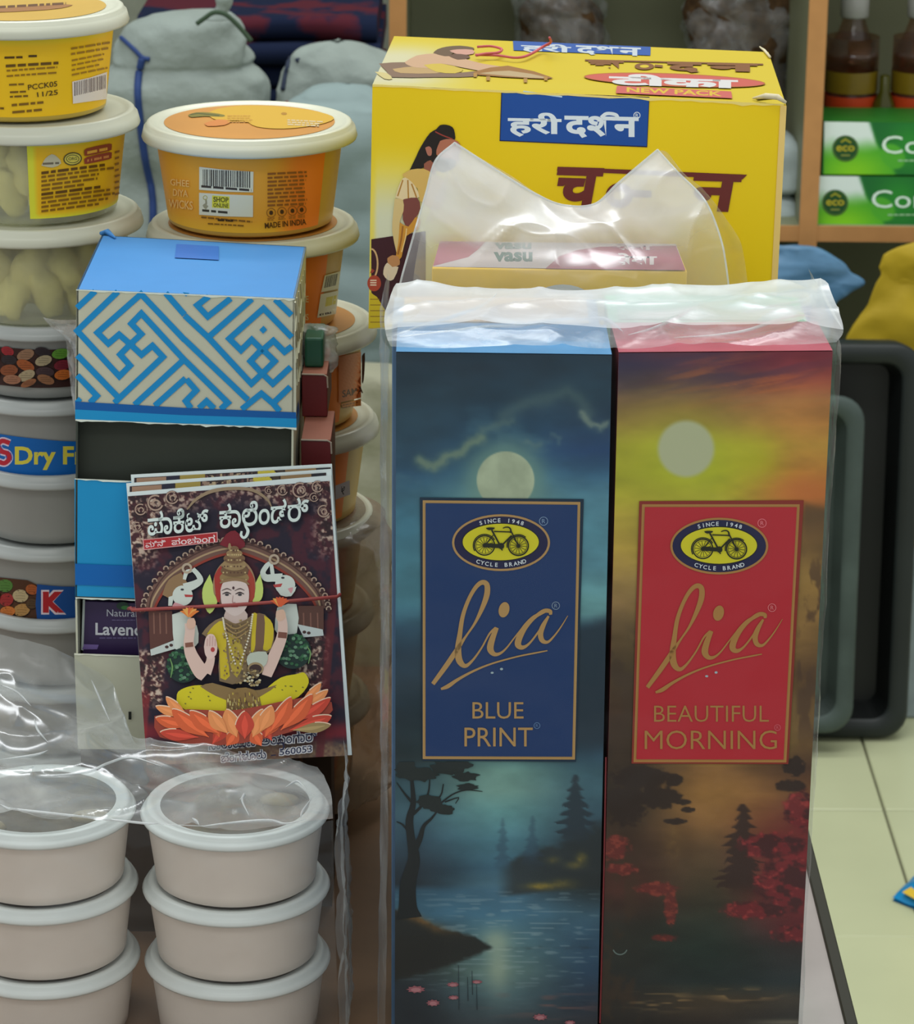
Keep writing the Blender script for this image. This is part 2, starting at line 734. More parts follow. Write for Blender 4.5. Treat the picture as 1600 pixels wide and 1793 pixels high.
def sack(name, levels, Y, label, m, seed, dr=0.55, amp=0.012, fold=0.010, group=None, extra=None):
    z = atY(800, levels[-1][0], Y).z
    a, b = atY(levels[-1][1], levels[-1][0], Y), atY(levels[-1][2], levels[-1][0], Y)
    t = thing(name, ((a.x + b.x) / 2, Y, z), label, 'sack', group)
    body = loft(levels, Y, dr, amp, seed, fold=fold).build('sack_body', m, t, True)
    return t, body


GS = None
low = 1590
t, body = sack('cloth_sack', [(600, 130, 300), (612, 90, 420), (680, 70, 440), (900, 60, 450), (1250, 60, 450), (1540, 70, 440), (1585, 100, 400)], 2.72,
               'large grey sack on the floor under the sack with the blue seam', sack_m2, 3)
t, body = sack('cloth_sack', [(640, 520, 640), (652, 480, 720), (720, 470, 750), (900, 466, 760), (1250, 460, 770), (1540, 470, 760), (1585, 500, 740)], 2.70,
               'pale beige sack low behind the orange tubs and the plastic wrapped boxes', mat('beige_sack', (176, 176, 152), 0.8, 0.85, 0.2, 0.06, 22, 0.7, 34, bdist=0.006), 4)
t, body = sack('cloth_sack', [(18, 335, 385), (24, 280, 402), (40, 225, 420), (70, 205, 438), (100, 197, 452), (112, 200, 446), (126, 190, 462), (150, 182, 473), (190, 178, 472),
                              (300, 172, 470), (450, 165, 470), (560, 170, 460), (606, 200, 430)], 2.86,
               'grey tied sack with blue seam tape standing behind the left tub stacks', sack_m, 1)
sk = Skin(body)
mb = MB()
P = [sk.pt(x, y, 0.001) for x, y in smooth_pts([(200, 58), (212, 66), (236, 88), (249, 101), (262, 104)], 5)]
mb.tube(P, 0.0022)
P = [sk.pt(x, y, 0.001) for x, y in smooth_pts([(249, 102), (243, 130), (241, 165), (244, 200), (249, 245), (256, 290), (265, 330), (268, 370), (266, 420)], 6)]
mb.tube(P, [0.0036] * len(P))
mb.build('seam_tape', mat('blue_tape', (30, 62, 122), 0.7, 1.0), t, True)
kb = loft([(-14, 380, 400), (-4, 374, 408), (10, 376, 402), (22, 372, 396), (34, 360, 400)], 2.80, 0.8, 0.004, 9, 30, 24, 2, 24)
kb.build('tied_neck', sack_m, t, True)
mb = MB()
P = [atY(x, y, 2.775) for x, y in smooth_pts([(344, 42), (358, 32), (374, 22), (392, 24), (408, 36), (425, 54), (440, 72)], 5)]
mb.tube(P, 0.0022)
mb.build('neck_string', mat('green_string', (60, 82, 60), 0.8, 1.0), t, True)
t, body = sack('cloth_sack', [(70, 575, 610), (78, 535, 650), (96, 508, 690), (128, 490, 730), (180, 478, 750), (300, 470, 760), (520, 480, 750), (650, 500, 740)], 2.985,
               'grey sack with dark blue seam behind the yellow carton, upper of two', sack_m, 2)
sk = Skin(body)
mb = MB()
mb.tube([sk.pt(x, y, 0.001) for x, y in smooth_pts([(508, 98), (503, 118), (498, 140), (495, 158)], 4)], 0.0026)
mb.build('seam_tape', mat('navy_tape', (34, 48, 74), 0.7, 1.0), t, True)
t, body = sack('cloth_sack', [(146, 580, 630), (152, 540, 665), (172, 500, 700), (210, 486, 735), (300, 482, 745), (450, 480, 750), (600, 482, 745), (646, 500, 720)], 2.84,
               'blue grey sack with a red seam stitch just behind the orange tub stack', mat('blue_grey_sack', (150, 170, 170), 0.75, 0.95, 0.25, 0.07, 22, 0.3, 700), 5, amp=0.009, fold=0.006)
sk = Skin(body)
mb = MB()
mb.tube([sk.pt(x, y, 0.001) for x, y in smooth_pts([(504, 164), (503, 172), (502, 184), (502, 204)], 4)], 0.0026)
mb.build('seam_tape', mat('red_tape', (130, 62, 78), 0.7, 1.0), t, True)

# folded cloths on a low bench
mb = MB()
mb.box(-0.36, -0.085, 3.06, 3.36, -0.075, -0.045)
for sx in (-0.34, -0.11):
    for sy in (3.08, 3.32):
        mb.box(sx - 0.015, sx + 0.015, sy - 0.015, sy + 0.015, FZ, -0.075)
o = mb.build('bench', mat('bench_wood', (130, 95, 60), 0.6, 0.8))
tag(o, 'low wooden bench carrying the dark folded cloths', 'bench')
cm = mat('blanket', (28, 34, 58), 0.95, 1.0, 0.1)
nt = cm.node_tree
rmp = [n for n in nt.nodes if n.type == 'VALTORGB'][0]
rmp.color_ramp.elements[0].color = lin((22, 30, 52)) + (1,)
rmp.color_ramp.elements[1].color = lin((74, 30, 40)) + (1,)
rmp.color_ramp.elements[0].position, rmp.color_ramp.elements[1].position = 0.47, 0.56
[n for n in nt.nodes if n.type == 'TEX_NOISE'][0].inputs['Scale'].default_value = 17
ordn = ['lowest', 'second lowest', 'middle', 'second highest', 'topmost', 'extra']
z = -0.045
for i, hgt in enumerate((0.026, 0.024, 0.027, 0.023, 0.026)):
    mb = MB()
    x0, x1, y0 = -0.33 + 0.006 * (i % 2), -0.082 - 0.004 * ((i + 1) % 2), 3.07 + 0.008 * (i % 3)
    prof = []
    n = 14
    for k in range(n + 1):
        a = -PI / 2 - PI * k / n
        prof.append((y0 + hgt / 2 + math.cos(a) * hgt / 2, z + hgt / 2 + math.sin(a) * hgt / 2 * 0.98))
    prof = [(3.33, z + 0.0003)] + prof + [(3.33, z + hgt - 0.0003)]
    rows = []
    for k in range(26):
        x = x0 + (x1 - x0) * k / 25
        rows.append([(x, p[0] + 0.006 * noise.noise((x * 14, i * 3, p[1] * 30)), p[1] + 0.003 * noise.noise((x * 11, i * 5, 1)) * (1 if 2 < j < len(prof) - 1 else 0)) for j, p in enumerate(prof)])
    mb.grid(rows)
    mb.face([r for r in rows[0]])
    mb.face([r for r in rows[-1]][::-1])
    o = mb.build('folded_cloth', cm, None, True)
    tag(o, 'dark navy and maroon folded cloth, %s of the pile behind the sacks' % ordn[i], 'cloth', 'folded cloths on the bench')
    z += hgt

# ------------------------------------------------------------------ shelf unit
SY = 3.40
wood_e = mat('wood_edge_band', (190, 138, 84), 0.55, 1.3, 0.3, 0.08, 30)
lam = mat('grey_green_laminate', (132, 136, 108), 0.5, 1.25, 0.3, 0.05, 12)


def sx_(px, py=200, y=SY):
    return atY(px, py, y).x


zb = atY(1500, 397, SY).z
zb0 = atY(1500, 424, SY).z
zt = 0.34
sh = thing('shelf_unit', (sx_(1100), SY + 0.18, FZ), 'wooden open shelf unit with tan edges holding soap and oil at the back', 'shelf')
posts = [(sx_(682, 40), sx_(711, 40)), (sx_(1411, 150), sx_(1442, 150)), (0.93, 0.95)]
for a, b in posts:
    mb = MB()
    mb.box(a, b, SY + 0.003, SY + 0.36, FZ, zt)
    mb.build('side_panel', lam, sh)
    mb = MB()
    mb.box(a - 0.0004, b + 0.0004, SY, SY + 0.003, FZ, zt)
    mb.build('edge_band', wood_e, sh)
for (a, b), (c, d) in zip(posts[:-1], posts[1:]):
    for za, zc, nm in ((zb0, zb, 'shelf_board'), (FZ, FZ + 0.05, 'bottom_board')):
        mb = MB()
        mb.box(b, c, SY + 0.004, SY + 0.36, za, zc)
        mb.build(nm, lam, sh)
    mb = MB()
    mb.box(b, c, SY + 0.001, SY + 0.004, zb0, zb)
    mb.build('board_edge', wood_e, sh)
mb = MB()
mb.box(posts[0][0], posts[2][1], SY + 0.36, SY + 0.372, FZ, zt)
mb.build('back_panel', lam, sh)
mb = MB()
mb.box(posts[0][0], posts[2][1], SY, SY + 0.372, zt, zt + 0.02)
mb.build('top_board', wood_e, sh)

# white bundles between the yellow carton and the post
wm = mat('white_pack', (205, 220, 220), 0.5, 0.95, 0.3, 0.04, 30)
for lv, lab in (((396, 330), 'white wrapped pack, lowest of the small pile left of the shelf post'), ((329, 232), 'bulging white wrapped pack on top of the small pile by the shelf post')):
    y0, y1 = lv
    xr = 1405 if y1 == 232 else 1398
    lv2 = [(y1, 1300, xr - 22), (y1 + 10, 1270, xr - 10), (y1 + 30, 1262, xr), (y0 - 22, 1262, xr + 1), (y0 - 6, 1266, xr - 2), (y0, 1280, xr - 12)]
    mb = loft(lv2, SY + 0.09, 0.9, 0.006, y0, 16, 40, 4, 40)
    tag(mb.build('white_pack', wm, None, True), lab, 'pack', 'white packs on the shelf')
# brown fibre bundles wrapped in plastic
bm_ = mat('coir', (98, 74, 48), 0.9, 0.8, 0.2, 0.5, 90, 0.6, 500)
for xs, sd, lab in (((905, 1050), 1, 'brown fibre bundle in clear wrap on the shelf above the yellow carton'), ((1205, 1385), 2, 'larger brown fibre bundle in clear wrap beside the shelf post')):
    a, b = xs
    t = thing('fibre_bundle', (sx_((a + b) / 2), SY + 0.235, zb), lab, 'bundle', 'fibre bundles on the shelf')
    lv = [(-60, a + 40, b - 40), (-40, a + 18, b - 18), (0, a + 4, b - 6), (40, a, b), (120, a + 4, b - 2), (250, a + 2, b - 4), (380, a + 8, b - 8), (391, a + 20, b - 20)]
    loft(lv, SY + 0.235, 0.7, 0.012, sd, 18, 48, 2.2, 60).build('fibre_body', bm_, t, True)
    lv = [(p[0] - 3, p[1] - 8, p[2] + 8) for p in lv[:-1]] + [(392, a + 4, b - 4)]
    loft(lv, SY + 0.235, 0.76, 0.014, sd + 4, 20, 48, 2.2, 60, 0.006).build('wrap', film('hazy_wrap', 0.12, 0.25, 0.3), t, True)

# green cartons of soap
GY = SY + 0.012


def green_box(tl, tr, br, bl, tx, label):
    a = atY(tl[0], tl[1], GY)
    b = atY(br[0], br[1], GY)
    z0 = b.z
    t = thing('soap_carton', ((a.x + 0.9 * b.x) / 2, GY, z0), label, 'carton', 'green cartons on the shelf')
    mb = MB()
    mb.box(a.x, b.x, GY, GY + 0.085, z0, a.z)
    mb.build('carton_body', mat('green_card', (40, 120, 40), 0.4, 1.2), t)
    pl = Plane((0, GY, 0), (0, -1, 0))
    cs = [pl.pt(*q) for q in (tl, tr, br, bl)]

    def fn(px, py):
        u, v = (px - tl[0]), (py - tl[1]) / (bl[1] - tl[1])
        c = np.zeros(px.shape + (3,)) + np.array([52, 146, 44])
        c = over(c, (120, 190, 30), gauss(u, v, 50, 0.95, 70, 0.45))
        edge = 78 + 22 * v + 14 * sm(0.35, 0.9, v)
        c = over(c, (206, 220, 214), sm(0.75 - 0.0022 * u, 0.2, v - 0.08 * vnoise(u / 15, v * 3)) * sm(edge + 6, edge, u))
        rt = sm(edge - 4 + 10 * v, edge + 6 + 10 * v, u)
        c = over(c, (24, 96, 44), rt)
        c = over(c, (44, 140, 44), rt * gauss(u, v, 150, 0.5, 40, 0.5) * 0.8)
        lf = gauss(u - 12, v, 95 + 20 * v, 0.66, 26, 0.3)
        c = over(c, (74, 160, 44), sm(0.45, 0.6, lf))
        return c
    painted(cs, (0, -0.0002, 0), 90, 60, fn, 'printed_face', t)
    p = Print(pl, base=0.0005, step=0.00006)
    cx, cy = tl[0] + 37, tl[1] + 47
    p.ell(cx, cy, 23, 23, (26, 70, 34))
    p.ring(cx, cy, 21, 21, 1.2, (90, 120, 50))
    p.textbox('eco', cx - 16, cy - 5, cx + 16, cy + 5, (170, 160, 40), 0.02)
    p.line([(cx - 8, cy - 11), (cx, cy - 16), (cx + 10, cy - 10)], 3, (150, 150, 40))
    p.line([(cx - 8, cy + 12), (cx + 8, cy + 12)], 3, (120, 130, 60))
    p.build('round_badge', t)
    p = Print(pl, base=0.0005, step=0.00006)
    p.textbox('Com', tx, tl[1] + 25, tx + 112, tl[1] + 56, (205, 225, 212), 0.0)
    p.dashes(tx + 28, tl[1] + 67, tx + 110, 1, 5, 2.4, (150, 190, 150), seed=3)
    p.build('lettering', t)


green_box((1425, 308), (1720, 311), (1717, 399), (1424, 396), 1526, 'green soap carton directly on the shelf board')
green_box((1443, 213), (1730, 217), (1727, 307), (1442, 305), 1544, 'green soap carton lying on the other green carton')

# oil bottles
liq = mat('red_oil', (150, 48, 20), 0.12, 1.9, 0.6, 0.25, 14, trans=0.35)
liq2 = mat('yellow_oil', (150, 120, 20), 0.12, 0.8, 0.6, 0.25, 14, trans=0.35)
pet = film('pet_bottle', 0.02, 0.05, 0.05, (0.80, 0.62, 0.50), 30, 1.6)
zs = zb


def bottle(px, label, dy=0.15):
    c = atY(px, 200, SY + dy)
    r = 0.031
    t = thing('oil_bottle', (c.x, SY + dy, zs), label, 'bottle', 'oil bottles on the shelf')
    H = atY(px, 12, SY + dy).z - zs
    prof = [(r * 0.86, 0), (r, 0.006), (r, 0.06)]
    for k in range(5):
        z = 0.07 + k * 0.026
        prof += [(r, z), (r * 0.93, z + 0.010), (r, z + 0.020)]
    prof += [(r, H - 0.075), (r * 0.9, H - 0.055), (r * 0.5, H - 0.022), (r * 0.42, H - 0.014), (r * 0.42, H)]
    mb = MB()
    mb.lathe(c.x, SY + dy, [(a, zs + b) for a, b in prof], 40)
    mb.build('bottle_shell', pet, t, True)
    mb = MB()
    lp = [(a * 0.95, zs + b + 0.001) for a, b in prof if b < H - 0.10]
    mb.lathe(c.x, SY + dy, lp, 40)
    mb.build('oil', liq, t, True)
    mb = MB()
    mb.lathe(c.x, SY + dy, [(r * 0.50, zs + H - 0.012), (r * 0.54, zs + H - 0.010), (r * 0.54, zs + H + 0.012), (r * 0.45, zs + H + 0.015)], 32)
    mb.build('cap', mat('cap_white', (190, 190, 185), 0.4, 0.9), t, True)
    mb = MB()
    for z0, z1 in ((0.092, 0.108), (0.112, 0.126)):
        mb.lathe(c.x, SY + dy, [(r * 1.012, zs + z0), (r * 1.012, zs + z1)], 40, False)
    mb.build('label_band', mat('oil_label', (214, 74, 30), 0.4, 1.1), t, True)
    mb = MB()
    mb.lathe(c.x, SY + dy, [(r * 1.012, zs + 0.130), (r * 1.012, zs + 0.155)], 40, False)
    mb.build('label_band', mat('oil_label_yellow', (140, 116, 26), 0.3, 1.0), t, True)


bottle(1487, 'amber oil bottle nearest the shelf post behind the green cartons')
bottle(1603, 'amber oil bottle at the right picture edge behind the green cartons')
mb = MB()
c = atY(1546, 200, SY + 0.13)
mb.lathe(c.x, c.y, [(0.011, zs), (0.013, zs + 0.003), (0.013, zs + 0.118), (0.006, zs + 0.132), (0.006, zs + 0.150), (0.004, zs + 0.152)], 24)
o = tag(mb.build('small_bottle', mat('olive_glass', (92, 92, 22), 0.2, 0.8), None, True), 'small olive bottle squeezed between the two amber oil bottles', 'bottle')

# bags under the shelf
bl = mat('blue_plastic_bag', (92, 140, 178), 0.35, 1.1, 0.5, 0.12, 16, 0.2, 150)
o = loft([(428, 1290, 1400), (432, 1250, 1436), (445, 1230, 1462), (466, 1220, 1490), (486, 1215, 1514), (497, 1212, 1512), (515, 1210, 1488), (540, 1210, 1462), (640, 1210, 1450), (900, 1200, 1450),
          (1150, 1210, 1440), (1195, 1230, 1420)], 3.345, 0.12, 0.008, 6, 14, 56, 2.4, 70, 0.006).build('plastic_bag', bl, None, True)
tag(o, 'blue plastic bag bulging out under the shelf behind the yellow carton', 'bag')
ym = mat('yellow_cloth_bag', (206, 176, 38), 0.6, 0.95, 0.3, 0.08, 14, 0.2, 200)
o = loft([(424, 1600, 1720), (432, 1570, 1740), (446, 1540, 1760), (462, 1530, 1770), (480, 1532, 1770), (500, 1520, 1780), (560, 1490, 1790), (640, 1475, 1800), (800, 1470, 1800), (1000, 1480, 1790),
          (1150, 1500, 1780), (1196, 1520, 1750)], 3.33, 0.10, 0.008, 8, 10, 64, 2.6, 80, 0.012).build('cloth_bag', ym, None, True)
tag(o, 'yellow cloth bag slumped under the shelf behind the black tray', 'bag')
mb = MB()
a, b = atY(1589, 975, 3.235), atY(1720, 1226, 3.235)
mb.box(a.x, b.x, 3.235, 3.27, FZ, a.z)
tag(mb.build('white_box', mat('white_card_dim', (175, 190, 195), 0.6, 0.9), None, bevel=0.004), 'white box on the floor at the right, beside the black trays', 'box')


# ------------------------------------------------------------------ trays leaning on edge
def rrect(w, h, r, n=6):
    out = []
    for cx, cz, a0 in ((w - r, h - r, 0), (r, h - r, 90), (r, r, 180), (w - r, r, 270)):
        for k in range(n + 1):
            a = math.radians(a0 + 90 * k / n)
            out.append((cx + r * math.cos(a), cz + r * math.sin(a)))
    return out


def tray(name, x0, x1, zbot, h, yb, lean, rim, depth, m_rim, m_in, label, rr=0.03):
    W = x1 - x0
    t = thing(name, ((x0 + x1) / 2, yb, zbot), label, 'tray')
    ca, sa = math.cos(lean), math.sin(lean)

    def pos(u, v, d):   # d: away from the viewer
        return (x0 + u, yb + v * sa + d * ca, zbot + v * ca - d * sa + depth * sa)

    def lp(w0, d):
        q = rrect(W - 2 * w0, h - 2 * w0, max(0.004, rr - w0 * 0.5))
        return [pos(a + w0, b + w0, d) for a, b in q]
    loops = [lp(0.004, depth), lp(0.0, 0.004), lp(0.004, 0), lp(rim, 0), lp(rim + 0.003, 0.004), lp(rim + 0.012, depth - 0.006)]
    n = len(loops[0])
    mb = MB()
    mb.add([p for l in loops[:5] for p in l], [(i * n + k, i * n + (k + 1) % n, (i + 1) * n + (k + 1) % n, (i + 1) * n + k) for i in range(4) for k in range(n)])
    mb.face(loops[0][::-1])
    mb.build('rim', m_rim, t, True)
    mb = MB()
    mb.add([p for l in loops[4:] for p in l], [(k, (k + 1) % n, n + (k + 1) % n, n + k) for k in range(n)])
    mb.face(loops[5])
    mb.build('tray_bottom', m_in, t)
    return t


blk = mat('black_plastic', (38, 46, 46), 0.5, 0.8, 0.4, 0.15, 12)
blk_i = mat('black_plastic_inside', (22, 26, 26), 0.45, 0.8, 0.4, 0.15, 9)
a, b = atY(1150, 900, 3.22), atY(1592, 900, 3.24)
ztop = atY(1597, 572, 3.27).z
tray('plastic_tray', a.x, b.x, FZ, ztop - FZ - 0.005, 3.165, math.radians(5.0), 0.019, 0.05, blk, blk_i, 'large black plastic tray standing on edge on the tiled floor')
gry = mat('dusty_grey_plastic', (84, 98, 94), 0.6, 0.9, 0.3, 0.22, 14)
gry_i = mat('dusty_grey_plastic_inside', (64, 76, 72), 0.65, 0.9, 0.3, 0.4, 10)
a, b = atY(1230, 950, 3.13), atY(1508, 950, 3.13)
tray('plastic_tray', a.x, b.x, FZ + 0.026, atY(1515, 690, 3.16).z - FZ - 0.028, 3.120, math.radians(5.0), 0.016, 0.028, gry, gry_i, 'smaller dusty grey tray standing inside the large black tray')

# packet on the floor
t = thing('snack_packet', tuple(atZ(1625, 1565, FZ)), 'blue and yellow packet lying on the floor tiles', 'packet')
pl = Plane((0, 0, FZ + 0.012), (0, 0, 1))
mb = MB()
q = [atZ(*p, FZ + 0.010) for p in ((1563, 1562), (1600, 1524), (1720, 1530), (1690, 1612))]
c = sum(q, Vector()) / 4
N = 12
rows = []
for i in range(N + 1):
    row = []
    for j in range(N + 1):
        u, v = i / N, j / N
        p = (q[0] * (1 - u) + q[1] * u) * (1 - v) + (q[3] * (1 - u) + q[2] * u) * v
        b = (1 - (2 * u - 1) ** 4) * (1 - (2 * v - 1) ** 4)
        row.append(p + Vector((0, 0, -0.006 + 0.010 * b + 0.002 * noise.noise(p * 60))))
    rows.append(row)
mb.grid(rows)
mb.grid([[Vector((p.x, p.y, FZ + 0.001)) for p in r] for r in rows][::-1])
mb.build('packet_body', mat('blue_foil', (30, 150, 215), 0.3, 1.0), t, True)
p = Print(pl, 1.0, base=0.0006)
p.poly([(1579, 1562), (1606, 1546), (1660, 1550), (1650, 1588), (1612, 1580)], (214, 180, 60))
p.build('print_panel', t)

# ================================================================== counter
ct = thing('counter', (0, 1.2, FZ), 'light wood shop counter under the stacked goods, with a dark edge strip', 'counter')
XR = 0.1605
yaw = math.radians(0.0)
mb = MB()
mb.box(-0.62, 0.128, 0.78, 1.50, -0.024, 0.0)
mb.build('worktop', mat('counter_wood_shaded', (140, 108, 80), 0.45, 0.95, 0.4, 0.12, 35), ct)  # darker brown paints the part of the counter lying in shadow
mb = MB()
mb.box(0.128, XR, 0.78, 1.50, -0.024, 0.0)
mb.build('worktop_lit_strip', mat('counter_wood_lit', (206, 196, 194), 0.4, 1.1, 0.4, 0.07, 35), ct)  # same counter, lighter colour painted where it is lit
mb = MB()
mb.box(XR, XR + 0.0055, 0.78, 1.50, -0.026, 0.001)
mb.build('edge_strip', mat('dark_edge', (52, 50, 38), 0.45, 0.9), ct, bevel=0.0008)
mb = MB()
mb.box(-0.60, XR - 0.02, 0.82, 1.48, FZ + 0.06, -0.024)
mb.build('cabinet_body', mat('counter_body', (150, 120, 90), 0.6, 0.8), ct)
mb = MB()
mb.box(-0.58, XR - 0.04, 0.86, 1.44, FZ, FZ + 0.06)
mb.build('plinth', mat('plinth', (60, 50, 42), 0.7, 0.8), ct)


# ================================================================== helper cartons behind the front row
mb = MB()
mb.box(0.0, 0.125, 1.16, 1.325, 0.0, 0.2600)
o = mb.build('shipping_carton', mat('brown_card', (150, 110, 70), 0.8, 0.9, 0.2), None, bevel=0.001)
tag(o, 'plain brown shipping carton carrying the yellow carton, hidden behind the front pair', 'carton')

# ------------------------------------------------------------------ yellow carton
yw, pi_, ro = math.radians(-2.38), math.radians(-0.66), math.radians(1.30)
YR = Matrix.Rotation(yw, 3, 'Z') @ Matrix.Rotation(pi_, 3, 'X') @ Matrix.Rotation(ro, 3, 'Y')
Y0 = Vector((-0.0349, 1.222, 0.3652))
yf = Plane(Y0, YR @ Vector((0, -1, 0)))
ftl, ftr, fbl, fbr = yf.pt(652, 149), yf.pt(1376, 184), yf.pt(645, 575), yf.pt(1352, 596)
yt = Plane(ftl, (ftr - ftl).cross(YR @ Vector((0, 1, 0))))
btl, btr = yt.pt(690, 64), yt.pt(1345, 92)
t = thing('incense_carton', (fbl + fbr) / 2 + Vector((0, 0.04, 0)), 'large bright yellow carton with a robed figure and blue brand panel, behind the bags', 'carton')
yellow_carton = t
mb = MB()
sk_ = [ftl, ftr, fbr, fbl, btl, btr, fbr + (btr - ftr), fbl + (btl - ftl)]
mb.hexa(sk_)
mb.build('carton_body', mat('yellow_card', (222, 200, 20), 0.5, 1.2), t)


def yfront(px, py):
    c = np.zeros(px.shape + (3,)) + np.array([224, 192, 8])
    c = over(c, (230, 202, 24), 0.5 * fbm(px / 90, py / 90, 3))
    glow = sm(225, 390, py) * sm(860, 690, px)
    c = over(c, (196, 202, 182), glow * 0.95)
    c = over(c, (224, 194, 12), sm(662, 650, px) * 0.6)
    return c


nrm = yf.n * 0.0002
painted((ftl, ftr, fbr, fbl), nrm, 120, 70, yfront, 'printed_front', t, GF * 1.12)
p = Print(yf, base=0.0005, g=GF * 0.95)
# robed figure
p.poly([(650, 419), (690, 413), (745, 405), (745, 560), (690, 570), (676, 545), (650, 512)], (62, 28, 36))
p.poly([(648, 512), (660, 520), (676, 546), (690, 572), (645, 575)], (206, 186, 40))
for k in range(5):
    p.line([(648, 524 + k * 10), (664 + k * 5, 524 + k * 10)], 1.5, (150, 120, 40))
p.ring(650, 462, 11, 26, 3, (206, 170, 120), 20, -90, 90)
p.ell(655, 496, 12, 14, (170, 70, 48))
for k in range(3):
    p.line([(648, 491 + k * 4), (659, 491 + k * 4)], 2.2, (226, 206, 180))
p.poly([(651, 470), (656, 474), (652, 478), (648, 478)], (150, 60, 50))
z7 = lambda q: [(640 + a / 4.6, 200 + b / 4.6) for a, b in q]
p.poly(z7([(355, 450), (410, 335), (430, 290), (470, 220), (520, 150), (570, 120), (600, 88), (650, 85), (700, 105), (718, 150), (716, 215), (640, 205), (600, 270), (560, 340), (525, 370), (505, 380), (470, 430), (400, 448)]), (34, 28, 24), 2)
p.poly(z7([(600, 215), (650, 200), (716, 205), (760, 240), (770, 300), (745, 330), (760, 370), (700, 380), (640, 350), (580, 340), (570, 290)]), (176, 110, 84), 2)
p.poly(z7([(530, 370), (570, 330), (640, 350), (720, 370), (720, 420), (620, 470), (530, 410)]), (40, 30, 26), 2)
p.poly(z7([(480, 270), (510, 258), (532, 280), (530, 330), (500, 330)]), (176, 112, 92), 2)
p.line(z7([(560, 140), (620, 170), (700, 200)]), 2.2, (150, 60, 50), 3)
p.poly(z7([(610, 300), (640, 285), (640, 300)]), (40, 30, 26))
p.poly(z7([(470, 400), (520, 370), (560, 420), (560, 480), (480, 470)]), (150, 90, 70), 2)
p.poly(z7([(320, 470), (370, 445), (470, 440), (540, 480), (640, 560), (600, 760), (440, 700), (420, 600), (300, 500)]), (214, 178, 96), 2)
p.poly(z7([(240, 670), (262, 590), (300, 515), (340, 520), (400, 580), (432, 665), (380, 680), (300, 690)]), (226, 206, 160), 2)
for a, b in (((300, 530), (258, 660)), ((340, 530), (345, 680)), ((370, 560), (410, 670))):
    p.line(z7([a, b]), 2.4, (176, 128, 50))
p.poly(z7([(305, 685), (415, 672), (440, 760), (400, 840), (345, 905), (300, 850)]), (124, 70, 62), 2)
p.poly(z7([(235, 680), (300, 690), (305, 780), (275, 860), (270, 960), (262, 1130), (250, 1120), (214, 940), (222, 800)]), (214, 190, 130), 2)
p.poly(z7([(275, 870), (345, 905), (400, 830), (440, 850), (420, 930), (330, 980), (290, 1150), (240, 1180), (262, 1040)]), (206, 148, 56), 2)
p.line(z7([(300, 900), (285, 1020), (260, 1130)]), 3, (160, 104, 40), 3)
p.line(z7([(330, 920), (320, 1000), (290, 1110)]), 2, (236, 206, 140), 3)
p.poly(z7([(175, 1160), (215, 1135), (265, 1150), (275, 1210), (220, 1230), (180, 1200)]), (190, 138, 90), 2)
p.poly(z7([(150, 1230), (175, 1195), (215, 1230), (265, 1230), (225, 1330), (180, 1335), (142, 1290)]), (222, 206, 178), 2)
p.build('printed_figure', t)
p = Print(yf, base=0.0005, g=GF * 0.95)
p.poly([(877.5, 160), (1137, 169.5), (1133, 258), (874.5, 247)], (22, 24, 60))
p.poly([(879, 161.5), (1136, 171), (1132, 256), (876, 245.5)], (24, 74, 150))
WH = (214, 224, 228)
p.textbox('हरी', 889, 196, 983, 239, WH, 0.032, 0.02)
p.textbox('दशन', 988, 202, 1118, 241, WH, 0.032, 0.02)
p.line([(1052, 206), (1062, 199), (1078, 201), (1082, 209)], 6, WH, 4)
p.ring(1115, 202, 5.5, 5.5, 1.3, WH, 16)
p.textbox('R', 1112.6, 199, 1117.6, 205, WH)
p.line([(916, 160), (984, 169.5)], 2.6, (190, 215, 226))
BR = (104, 42, 38)
p.poly([(976, 292), (1308, 306), (1300, 314), (975, 299)], BR)
p.textbox('च', 977, 292, 1058, 364, BR, 0.035, 0.03, 0.18)
p.ring(1084, 342, 17, 15, 13, BR, 24)
p.line([(1098, 338), (1140, 340)], 12, BR)
p.textbox('न', 1216, 303, 1300, 369, BR, 0.035, 0.03, 0.18)
p.build('lettering', t)


def ytop(px, py):
    c = np.zeros(px.shape + (3,)) + np.array([244, 216, 36])
    c = over(c, (240, 236, 206), sm(880, 700, px) * sm(60, 100, py) * 0.9)
    c = over(c, (244, 222, 60), sm(8, 0, np.abs(py - 150)) * 0.3)
    return c


yn = yt.n if yt.n.z > 0 else -yt.n
yt.n = yn
painted((btl, btr, ftr, ftl), yn * 0.0002, 90, 26, ytop, 'printed_top', t, GT)
p = Print(yt, base=0.0005, step=0.00002, g=GT)
z3 = lambda q: [(630 + a / 4.21, 40 + b / 4.21) for a, b in q]
p.poly(z3([(140, 300), (330, 290), (420, 340), (700, 370), (850, 355), (860, 395), (560, 400), (240, 400), (200, 360)]), (150, 118, 96), 2)
p.poly(z3([(110, 360), (200, 370), (240, 412), (180, 412)]), (238, 220, 150), 2)
p.poly(z3([(240, 340), (420, 320), (600, 350), (560, 372), (300, 370)]), (216, 178, 120), 2)
p.poly(z3([(330, 290), (420, 240), (560, 225), (640, 230), (760, 260), (900, 300), (1100, 330), (1200, 360), (1000, 370), (760, 330), (600, 300), (560, 330), (420, 330), (350, 310)]), (232, 188, 150), 2)
p.poly(z3([(470, 310), (600, 300), (760, 340), (700, 372), (560, 360)]), (236, 206, 80), 2)
p.poly(z3([(540, 222), (570, 195), (640, 175), (740, 168), (830, 180), (838, 195), (760, 205), (700, 215), (650, 245), (600, 240)]), (120, 92, 66), 2)
p.poly(z3([(660, 205), (720, 195), (832, 198), (836, 228), (760, 235), (700, 225)]), (236, 178, 158), 2)
